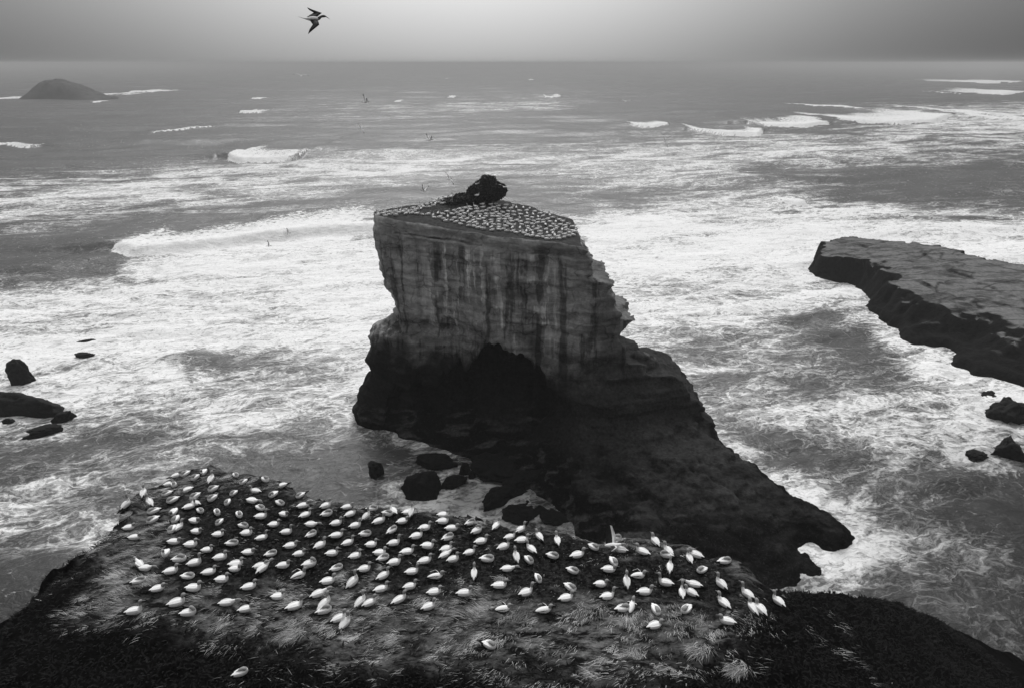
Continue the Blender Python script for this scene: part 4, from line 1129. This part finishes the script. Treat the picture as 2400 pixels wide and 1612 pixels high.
W_M = {1: wing_mesh(1), -1: wing_mesh(-1)}; S_M = {1: secondary_mesh(1), -1: secondary_mesh(-1)}; T_M = tail_mesh(); L_M = {1: leg_mesh(1), -1: leg_mesh(-1)}
def planform(name, pts_front, pts_back, thick, mats, slots):
    """a wing blade: leading and trailing edge point lists of the same length"""
    n = len(pts_front); V = []; Q = []; S = []
    for a, b in zip(pts_front, pts_back):
        a = np.array(a, float); b = np.array(b, float); m = a * .65 + b * .35
        V += [a, m + np.array([0, 0, thick]), b, m - np.array([0, 0, thick * .4])]
    for i in range(n - 1):
        for k in range(4):
            Q.append((i * 4 + k, i * 4 + (k + 1) % 4, (i + 1) * 4 + (k + 1) % 4, (i + 1) * 4 + k)); S.append(slots[0] if k in (0, 3) else slots[1])
        if i >= n - 2:
            S[-4:] = [slots[-1]] * 4
    return mesh_np(name, np.array(V), np.array(Q), True, mats, None, S)
def open_wing(sd, root, wrist, tip, chord=.20, back=(-1, 0, -.1), slots=(0, 1)):
    root, wrist, tip = [np.array(p, float) for p in (root, wrist, tip)]
    bk = np.array(back, float)
    F_ = [root, root * .5 + wrist * .5 + np.array([.02, 0, .01]), wrist, wrist * .55 + tip * .45, tip]
    B_ = [root + bk * chord, (root + wrist) / 2 + bk * chord * .95, wrist + bk * chord * .85, wrist * .45 + tip * .55 + bk * chord * .5, tip + bk * .01]
    return planform("wing", F_, B_, .014, [M_WHITE, M_BLACK], slots)

def build_bird(pose):
    """a sitting or standing bird with its parts"""
    neck = pose if pose in NECKS else {"ruffle": "rest", "stand": "up", "wings": "stretch"}[pose]
    nk = [(q[0], q[1], q[2], q[3] * (1.32 if q[5] else 1.08), q[4] * (1.32 if q[5] else 1.08), q[5]) for q in NECKS[neck]]
    me = mesh_loft("gannet", [(q[0] * .94, q[1], q[2], q[3] * 1.06, q[4] * 1.05, q[5]) for q in BODY] + nk, BM, 12, 3)
    root = link("gannet", me)
    (ax, ay, az), (bx, by, bz) = BILLS[neck]
    br = [(ax, ay, az, .017, .019, 0), (ax * .5 + bx * .5, ay * .5 + by * .5, az * .5 + bz * .5, .010, .011, 0), (bx, by, bz, .002, .002, 0)]
    link("bill", mesh_loft("bill", br, [M_BILL], 6, 1), root)
    link("tail", T_M, root)
    if pose == "wings":
        link("wing", open_wing(1, (.12, .09, .2), (.08, .42, .50), (-.14, .60, 1.0), .36, (-1, 0, -.15)), root)
        link("wing", open_wing(-1, (.12, -.09, .2), (.10, -.40, .36), (-.30, -.62, .12), .22), root)
        for sd in (1, -1): link("leg", L_M[sd], root)
    elif pose == "ruffle":
        for sd in (1, -1):
            link("wing", open_wing(sd, (.13, sd * .08, .2), (.0, sd * .17, .29), (-.40, sd * .12, .20), .10, (-.6, 0, -.5)), root)
            link("flight_feathers", S_M[sd], root)
    else:
        for sd in (1, -1):
            link("wing", W_M[sd], root); link("flight_feathers", S_M[sd], root)
        if pose == "stand":
            for sd in (1, -1): link("leg", L_M[sd], root)
    return root
PROTO = {}
def copy_tree(o, parent=None):
    c = o.copy(); C.objects.link(c)
    if parent: c.parent = parent
    for ch in o.children: copy_tree(ch, c)
    return c
def bird(pose):
    if pose not in PROTO:
        PROTO[pose] = build_bird(pose); return PROTO[pose]
    return copy_tree(PROTO[pose])

# (x, y, heading on the picture in degrees, pose) in the pixels of three enlarged cut-outs
PN = {"s": "rest", "u": "up", "a": "alert", "t": "tuck", "n": "stretch", "p": "preen", "r": "ruffle", "k": "stand", "w": "wings"}
R3 = """1325,100,-70,s 1455,128,-10,s 1333,152,-90,u 1150,172,20,s 1210,160,-130,t 1278,188,-120,t 1540,168,-30,t 1670,165,10,s 1383,210,90,k 1735,198,-25,t 1590,212,-130,t
1845,236,-150,s 1925,257,-130,t 1035,222,180,t 1100,230,10,s 1135,234,-45,t 1395,262,-140,t 1225,265,-150,s 1670,272,175,u 1525,286,-120,t 1787,296,-130,p 1965,300,-140,t 1090,287,-145,t 1275,308,-130,t
940,302,110,k 1390,322,-130,t 1130,332,-145,t 1485,347,-90,t 1645,338,-10,n 1278,352,170,s 1235,375,20,a 1830,350,-20,t 980,362,150,k 828,362,60,a 1702,382,-20,t 1980,370,10,s 1005,405,-150,t
1308,400,-25,t 1135,412,-90,s 1418,413,-40,t 1855,425,-15,s 1995,428,20,u 1562,428,-40,t 1702,440,5,a 1147,460,-90,t 1000,463,-140,t 1432,475,-110,t 1268,468,-10,s 1788,490,5,u 2030,490,0,n
1590,500,-10,t 840,510,5,s 1160,512,60,u 1122,525,-90,t 1425,553,0,u 1280,537,-5,s 1612,547,0,u 1870,540,5,a 2035,555,25,t 875,575,5,s 1708,578,10,a 1132,605,0,s 1245,622,0,u 1515,612,5,t 1352,655,0,u
1897,630,10,s 2092,630,25,u 1622,670,0,s 1770,680,15,t 1955,682,8,s 1088,700,-80,k 1170,720,5,t 1440,707,5,u 1270,745,10,a 1540,747,5,u 1535,780,0,s 1700,765,10,s 1715,780,50,n 1850,760,5,s 2022,752,10,p
915,752,150,n 945,778,0,n 1113,797,10,u 1225,826,0,t 1362,800,10,u 1955,825,20,r 902,858,15,t 1447,853,0,u 1027,908,10,s 1260,910,0,u 1625,897,10,u 1815,962,0,u 2080,945,20,n 1150,1005,15,u 870,1060,10,a
1227,1070,5,p 1480,1002,5,n 1602,1043,10,s 1923,1027,15,a 1570,1458,15,t"""
R4 = """257,65,60,k 245,130,20,u 440,135,10,s 255,200,15,t 470,200,20,u 340,285,10,u 515,310,10,u 650,120,10,a 670,150,0,t 620,215,40,a 808,195,-10,t 865,170,140,a 905,137,5,s 1000,185,5,s 1030,205,80,k 730,270,20,u
945,265,10,s 1315,205,0,u 1500,215,10,u 1310,268,5,u 1743,240,70,k 1565,278,20,t 1800,310,50,u 1145,328,10,u 1395,332,0,s 1622,360,25,p 2020,345,30,u 850,345,35,t 340,395,10,u 605,380,5,t 1070,405,15,u 1360,418,20,t
1925,405,10,a 2035,435,5,u 2195,400,130,s 1660,450,10,u 445,465,20,u 660,480,0,u 865,465,10,a 1170,495,0,u 1870,505,15,u 2125,520,140,u 985,545,10,u 1345,520,10,u 1335,570,25,n 1555,550,15,u 735,555,0,u 770,598,15,t
300,560,5,u 515,580,10,u 870,645,10,u 1150,625,10,u 1415,640,5,k 1720,612,-5,t 1985,615,110,k 2098,620,-40,t 345,690,15,t 595,700,10,u 1900,700,5,n 1030,725,5,a 770,765,25,u 1250,765,5,r 1600,745,90,u 2185,785,-60,t
260,815,10,u 500,815,35,a 1010,860,10,u 745,885,15,u 1830,850,0,u 1235,905,5,u 1510,925,0,u 2070,915,15,a 240,1010,35,a 230,1085,15,t 565,990,40,a 645,1010,20,u 915,980,25,u 1185,1045,15,u 1865,1060,5,r 2240,1070,5,r
365,1150,20,u 425,1185,45,a 1740,1390,-20,t"""
R5 = """315,115,70,u 357,212,100,u 462,155,60,k 635,188,170,u 640,262,-30,t 810,192,5,t 785,275,0,w 855,288,170,s 320,330,-15,t 510,325,10,u 793,375,-60,t 958,150,100,k 1010,145,120,k 1120,220,120,s 1022,298,160,u 1225,290,130,u
1210,328,170,t 1390,350,100,u 1440,325,160,s 1665,372,0,t 1236,425,70,u 1485,438,-160,t 475,445,-20,t 757,438,-5,s 990,485,0,r 1205,545,170,a 690,555,0,s 893,555,90,k 455,575,-30,t 1035,615,0,u 1425,552,170,n
1330,620,80,a 1405,620,150,s 1635,555,130,u 420,660,10,u 745,650,5,a 1845,630,140,a 1660,700,130,u 2085,690,130,u 865,740,5,t 935,725,60,r 1125,750,-70,t 1365,745,-150,t 1885,735,110,s 1945,750,120,s 1115,872,10,s 1685,842,170,s"""
BIRDS = []
for txt, s, ox, oy in ((R3, 2.79, 0, 1050), (R4, 3.8917, 700, 1150), (R5, 3.3357, 1200, 1200)):
    for w in txt.split():
        a, b, h, p = w.split(",")
        BIRDS.append((ox + float(a) / s, oy + float(b) / s, float(h), PN[p]))
ORD = ["", "first", "second", "third", "fourth", "fifth", "sixth", "seventh", "eighth", "ninth", "tenth", "eleventh", "twelfth", "thirteenth", "fourteenth", "fifteenth", "sixteenth", "seventeenth", "eighteenth", "nineteenth", "twentieth",
       "twenty-first", "twenty-second", "twenty-third", "twenty-fourth", "twenty-fifth"]
POSEW = {"rest": "hunched gannet", "up": "head-up gannet", "alert": "long-necked gannet", "tuck": "gannet asleep", "stretch": "neck-stretching gannet",
         "preen": "preening gannet", "ruffle": "half-spread gannet", "stand": "standing gannet", "wings": "gannet with one wing raised high"}
def facing(h):
    h = (h + 180) % 360 - 180
    return "facing right" if -45 <= h <= 45 else "facing away" if 45 < h < 135 else "facing the viewer" if -135 < h < -45 else "facing left"
def band(u, v):
    vb = np.interp(u, [250, 500, 760, 1290, 1430, 1800], [0, 0, 60, 110, 110, 170])    # the rim runs down to the right
    w = v - 1085 - vb
    row = "back rows" if w < 75 else "mid rows" if w < 165 else "front rows"
    col = ("left edge" if u < 420 else "left tip" if u < 600 else "left part" if u < 760 else "left centre" if u < 960 else "centre" if u < 1160 else "right centre" if u < 1360 else "right part" if u < 1560 else "far right end")
    return row, col
def rank_labels(items, fmt):
    """items: list of (u, class text, zone text); gives each one its own label"""
    groups = {}
    for i, it in enumerate(items): groups.setdefault((it[1], it[2]), []).append(i)
    out = [None] * len(items)
    for (c, z), ids in groups.items():
        ids.sort(key=lambda i: items[i][0])
        for r, i in enumerate(ids):
            if len(ids) == 1: out[i] = fmt(c, None, z)
            elif r == len(ids) - 1 and len(ids) > 2: out[i] = fmt(c, "rightmost such", z)
            elif r == 0: out[i] = fmt(c, "leftmost such", z)
            else: out[i] = fmt(c, ORD[r + 1] + " such from left", z)
    return out
items = []
for (u, v, h, p) in BIRDS:
    row, col = band(u, v)
    items.append((u, POSEW[p] + " " + facing(h), row + " at the " + col + " of the near colony"))
def fmt_near(c, r, z):
    c = c.replace('raised high facing right', 'raised high')
    z = z.replace(" at the ", ", ").replace(" of the near colony", " of near colony")
    t = c.replace(",,", ",") + (", " + r if r else "") + ", " + z
    return t
LAB = rank_labels(items, fmt_near)
bu = np.array([b[0] for b in BIRDS]); bv = np.array([b[1] for b in BIRDS])
OFFZ = np.array([{"stand": .33, "wings": .33, "alert": .22}.get(b[3], .17) for b in BIRDS])
bx_, by_ = px_to_plane(bu, bv, lambda x, y: head_h(x, y) + 0.17)
bz_ = head_h(bx_, by_)
for i, (u, v, h, p) in enumerate(BIRDS):
    o = bird(p)
    lift = 0.16 if p in ("stand", "wings") else 0.0
    s = random.uniform(1.02, 1.16)
    if abs(u - 563) < 2 and v > 1560: s = 1.0
    wh = math.atan2(math.sin(math.radians(h)) / 0.70, math.cos(math.radians(h)))
    tilt = random.uniform(-.06, .05) - (0.28 if p == "alert" and 25 < h < 70 else 0.0) - (0.18 if p == "stand" else 0)
    o.location = (float(bx_[i]), float(by_[i]), float(bz_[i]) - .035 + lift)
    o.rotation_euler = (random.uniform(-.06, .06), tilt, wh)
    o.scale = (s * random.uniform(.94, 1.05), s * random.uniform(.9, 1.08), s * random.uniform(.9, 1.1))
    tag(o, LAB[i], "gannet", "gannets sitting on the near headland")

# ---- birds on the stack
def simple_bird(pose):
    V1, Q1, S1 = loft(smooth_rings(BODY + NECKS[pose], 1), 8)
    r = [(.10, 0, .19, .11, .05, 0), (-.10, 0, .175, .10, .06, 0), (-.26, 0, .15, .04, .03, 2), (-.42, 0, .135, .008, .008, 2)]
    V2, Q2, S2 = loft(r, 6)
    V = np.concatenate([V1, V2]); Q = np.concatenate([Q1, Q2 + len(V1)])
    return V, Q, S1 + S2
SB = {p: simple_bird(p) for p in ("rest", "up", "tuck", "alert")}
SBM = {}
for p, (V, Q, S) in SB.items():
    SBM[p] = mesh_np("gannet", V, Q, True, [M_WHITE, M_HEAD, M_BLACK], None, S)
FRONT = """270,438 325,440 430,430 490,425 540,430 592,437 652,435 712,470 768,465 803,480 830,500 888,495 930,512 975,533 1057,548 1060,520 1115,522 1142,535 1152,568 1200,577 1210,535 1243,543 1278,520
1290,592 1280,565 1352,565 1402,582 1420,555 1490,570 1495,603 1500,545 1565,572 1578,608 1605,625 1582,540 1640,560 1648,580 1692,628 1680,600 1697,562 1760,565 1768,635 1765,608 1825,585 1835,622 1852,655 1893,675
1890,600 1912,645 1945,655 1965,620 2000,665 2045,650 1985,590 2060,620 2085,600 2110,610 2015,550 1930,560 1870,560 2090,560 2120,585 1820,540"""
FR = [(850 + float(w.split(",")[0]) / 4.245, 400 + float(w.split(",")[1]) / 4.245) for w in FRONT.split()]
fu = np.array([f[0] for f in FR]); fv = np.array([f[1] for f in FR])
fx, fy = px_to_plane(fu, fv, lambda x, y: stack_top(x, y) + .15, 0.0, 60, 120)
def stack_zone(u):
    return ("left horn of the stack top" if u < 1015 else "front rim below the bush" if u < 1100 else "middle of stack's front rim" if u < 1170 else "front rim right of stack's middle" if u < 1240 else "front of stack's right half" if u < 1290 else "right corner of the stack top")
it2 = []; poses2 = []
for (u, v) in FR:
    p = random.choice(["rest", "up", "up", "tuck", "alert"]); h = random.choice([0, 5, 10, -10, 20, 30, 170, 150, 90, 60]) + random.uniform(-8, 8)
    poses2.append((p, h)); it2.append((u, "tiny white gannet", stack_zone(u)))
def fmt_far(c, r, z): return c + (", " + r if r else "") + " among the nearest birds, " + z
LAB2 = rank_labels(it2, fmt_far)
LAB2 = [l.replace("such from left", "from left").replace(" such ", " ") for l in LAB2]
for i, (u, v) in enumerate(FR):
    p, h = poses2[i]
    o = link("gannet", SBM[p], None, (float(fx[i]), float(fy[i]), float(stack_top(fx[i], fy[i])) - .02))
    o.rotation_euler = (0, random.uniform(-.1, .05), math.radians(h)); s = random.uniform(1.3, 1.5); o.scale = (s, s, s)
    tag(o, LAB2[i], "gannet", "gannets nearest the rim on top of the stack")
# the rest of the crowd on the stack: one object
AREA_R = [(1010, 503), (1065, 492), (1100, 484), (1135, 476), (1180, 480), (1230, 486), (1290, 503), (1335, 525), (1352, 545), (1340, 556), (1290, 562), (1200, 545), (1130, 535), (1070, 522), (1020, 512)]
AREA_L = [(880, 504), (895, 497), (960, 491), (990, 480), (1020, 470), (1045, 462), (1092, 454), (1082, 470), (1030, 478), (985, 492), (950, 500), (900, 506)]
def crowd():
    pts = list(FR); got = []
    r = np.random.default_rng(77)
    def poly(P, n, sx, sy, bias):
        P = np.array(P, float); tries = 0; k = 0
        while k < n and tries < 30000:
            tries += 1
            u = r.uniform(P[:, 0].min(), P[:, 0].max()); v = r.uniform(P[:, 1].min(), P[:, 1].max())
            if poly_sd(np.array([u]), np.array([v]), P)[0] > 0: continue
            if r.random() > bias(u, v): continue
            if any(((u - a) / sx) ** 2 + ((v - b) / sy) ** 2 < 1 for a, b in pts): continue
            pts.append((u, v)); got.append((u, v)); k += 1
    poly(AREA_R, 165, 11.5, 5.3, lambda u, v: np.interp(u, [1010, 1100, 1200, 1280, 1350], [.5, .7, .8, 1, 1]))
    poly(AREA_L, 62, 9.0, 4.0, lambda u, v: 1.0)
    g = np.array(got)
    x, y = px_to_plane(g[:, 0], g[:, 1], lambda x, y: stack_top(x, y) + .15, 0.0, 60, 130)
    z = stack_top(x, y)
    VV, QQ, SS = [], [], []; off = 0
    for i in range(len(x)):
        p = r.choice(["rest", "up", "up", "tuck", "alert"]); V, Q, S = SB[p]
        a = math.radians(r.choice([0, 10, 20, 160, 180, 90, -30]) + r.uniform(-15, 15)); c, s = math.cos(a) * 1.38, math.sin(a) * 1.38
        W = np.stack([V[:, 0] * c - V[:, 1] * s + x[i], V[:, 0] * s + V[:, 1] * c + y[i], V[:, 2] * 1.38 + z[i] - .02], -1)
        VV.append(W); QQ.append(Q + off); SS += S; off += len(V)
    o = link("gannet_crowd", mesh_np("gannet_crowd", np.concatenate(VV), np.concatenate(QQ), True, [M_WHITE, M_HEAD, M_BLACK], None, SS))
    tag(o, "dense crowd of small white gannets farther back on top of the stack", "gannets", kind="stuff")
    print("crowd", len(x))
crowd()
# two perched in the bush
for (u, v, Y, lab) in ((1119, 432, 90.2, "gannet perched on the crown of the dark bush"), (1118, 458, 89.2, "gannet sitting on the front of the dark bush, halfway up")):
    X_, Z_ = at_y(u, v, Y)
    o = link("gannet", SBM["up"], None, (float(X_), Y, float(Z_) - .17)); o.scale = (1.3,) * 3; o.rotation_euler = (0, 0, .3)
    tag(o, lab, "gannet", "gannets perched in the bush")

# ---- birds on the wing
FB = [(-.30, 0, 0, .015, .012, 0), (-.22, 0, 0, .05, .04, 0), (-.08, 0, 0, .085, .075, 0), (.06, 0, 0, .082, .078, 0), (.17, 0, .01, .055, .055, 0), (.27, 0, .02, .036, .038, 1), (.35, 0, .032, .042, .042, 1), (.41, 0, .028, .032, .028, 1), (.44, 0, .018, .018, .016, 1)]
def flyer(root_label, u, v, dist, yaw, roll, pitch, wingspec, big=False, scale=1.0):
    d = ray(u, v); dep = dist
    P = Vector([float(d[k]) * dist for k in range(3)]) + Vector((0, 0, HC))
    body = link("gannet", mesh_loft("gannet", FB if not big else [(r[0], r[1], r[2] + (.05 if r[0] > .25 else 0), r[3], r[4], 2 if r[0] > .25 else 0) for r in FB], BM + [M_SHADEF], 10, 2), None, P)
    hz = .07 if big else .018
    link("bill", mesh_loft("bill", [(.435, 0, hz, .016, .016, 0), (.50, 0, hz - .04, .009, .01, 0), (.555, 0, hz - .085, .002, .002, 0)], [M_LEG if big else M_BILL], 6, 1), body)
    link("tail", mesh_loft("tail", [(-.24, 0, 0, .04, .012, 0), (-.36, 0, .02 if big else 0, .035, .008, 0), (-.52, 0, .07 if big else 0, .003, .003, 0)], [M_BLACK], 8, 1), body)
    for (sd, root, wrist, tip, ch, back) in wingspec:
        w = open_wing(sd, root, wrist, tip, ch * (1.0 if big else 1.35), back, (0, 1) if big else (0, 0, 1))
        if big:
            w.materials.clear(); w.materials.append(M_BLACK); w.materials.append(M_BLACK)  # backlit silhouette painted: white parts of the wing made black too
        link("wing", w, body)
    body.rotation_euler = (roll, pitch, yaw); body.scale = (scale if big else 1.2,) * 3
    tag(body, root_label, "gannet", "gannets in flight")
GL_ = [(1, (.10, .06, .04), (.14, .45, .16), (-.04, .92, .05), .18, (-1, 0, 0)), (-1, (.10, -.06, .04), (.14, -.45, .16), (-.04, -.92, .05), .18, (-1, 0, 0))]
UP_ = [(1, (.10, .06, .04), (.14, .36, .30), (-.10, .62, .66), .18, (-1, 0, -.1)), (-1, (.10, -.06, .04), (.14, -.36, .30), (-.10, -.62, .66), .18, (-1, 0, -.1))]
BIGW = [(-1, (.12, -.05, -.02), (.27, -.36, -.20), (-.09, -.52, -.48), .26, (-1, 0, .05)),
        (1, (.09, .05, .05), (.24, .26, .20), (-.26, .34, .36), .34, (-1, 0, .02))]
flyer("large dark gannet flying across the sky at the top, beak right", 735, 45, 22.0, 0.0, 0.0, 0.0, BIGW, True)
flyer("faint gliding gannet just above the hazy horizon", 706, 178, 92, 1.75, 0.1, 0, GL_)
flyer("dark-winged gannet low over the far sea, left of the white foam patch", 857, 240, 80, .5, .3, 0, UP_)
flyer("small white gannet banking below the dark-winged one", 846, 302, 110, 1.0, .9, 0, GL_)
flyer("gannet flying right over the swell, above the bright surf behind the bush", 1007, 329, 85, .7, .1, 0, UP_)
flyer("gannet skimming the far sea right of centre, below the horizon", 1467, 238, 110, 1.2, .0, 0, GL_)
flyer("gannet banking steeply over the surf, right of centre", 1558, 331, 95, 1.0, 1.1, 0, GL_)
flyer("gannet wheeling with wings upright, up and left of the bush", 1053, 420, 84, .9, .8, 0, GL_)
flyer("gannet flapping left of the bush, lowest of those beside it", 994, 448, 84, 2.6, .3, 0, UP_)
flyer("gannet gliding away just right of the bush top", 1181, 439, 84, -1.2, -.3, 0, GL_)
flyer("gannet over the right-hand surf, upper left of the rock shelf", 2110, 508, 100, -1.1, -.4, 0, GL_)
flyer("dark gannet low over the long white roller left of the stack", 675, 547, 120, .2, .9, 0, UP_)
flyer("tiny dark gannet over the foam below the long white roller", 630, 577, 120, .4, .7, 0, UP_)

# ------------------------------------------------------------------ HAZE
def make_haze():
    import bmesh
    me = bpy.data.meshes.new("haze"); bm = bmesh.new()
    bmesh.ops.create_cube(bm, size=1)
    bmesh.ops.scale(bm, vec=(30000, 30000, 60), verts=bm.verts)
    bmesh.ops.translate(bm, vec=(0, 0, 26), verts=bm.verts)
    bm.to_mesh(me); bm.free()
    m = bpy.data.materials.new("sea_haze"); m.use_nodes = True
    n = m.node_tree.nodes; l = m.node_tree.links
    n.clear()
    out = n.new('ShaderNodeOutputMaterial'); v = n.new('ShaderNodeVolumePrincipled')
    v.inputs['Color'].default_value = (.60, .60, .60, 1)
    v.inputs['Density'].default_value = 0.00035
    v.inputs['Anisotropy'].default_value = 0.0
    l.new(v.outputs[0], out.inputs['Volume'])
    me.materials.append(m)
    o = link("haze", me); o["kind"] = "stuff"; o["label"] = "thin grey sea haze lying over the water to the horizon"; o["category"] = "haze"
make_haze()
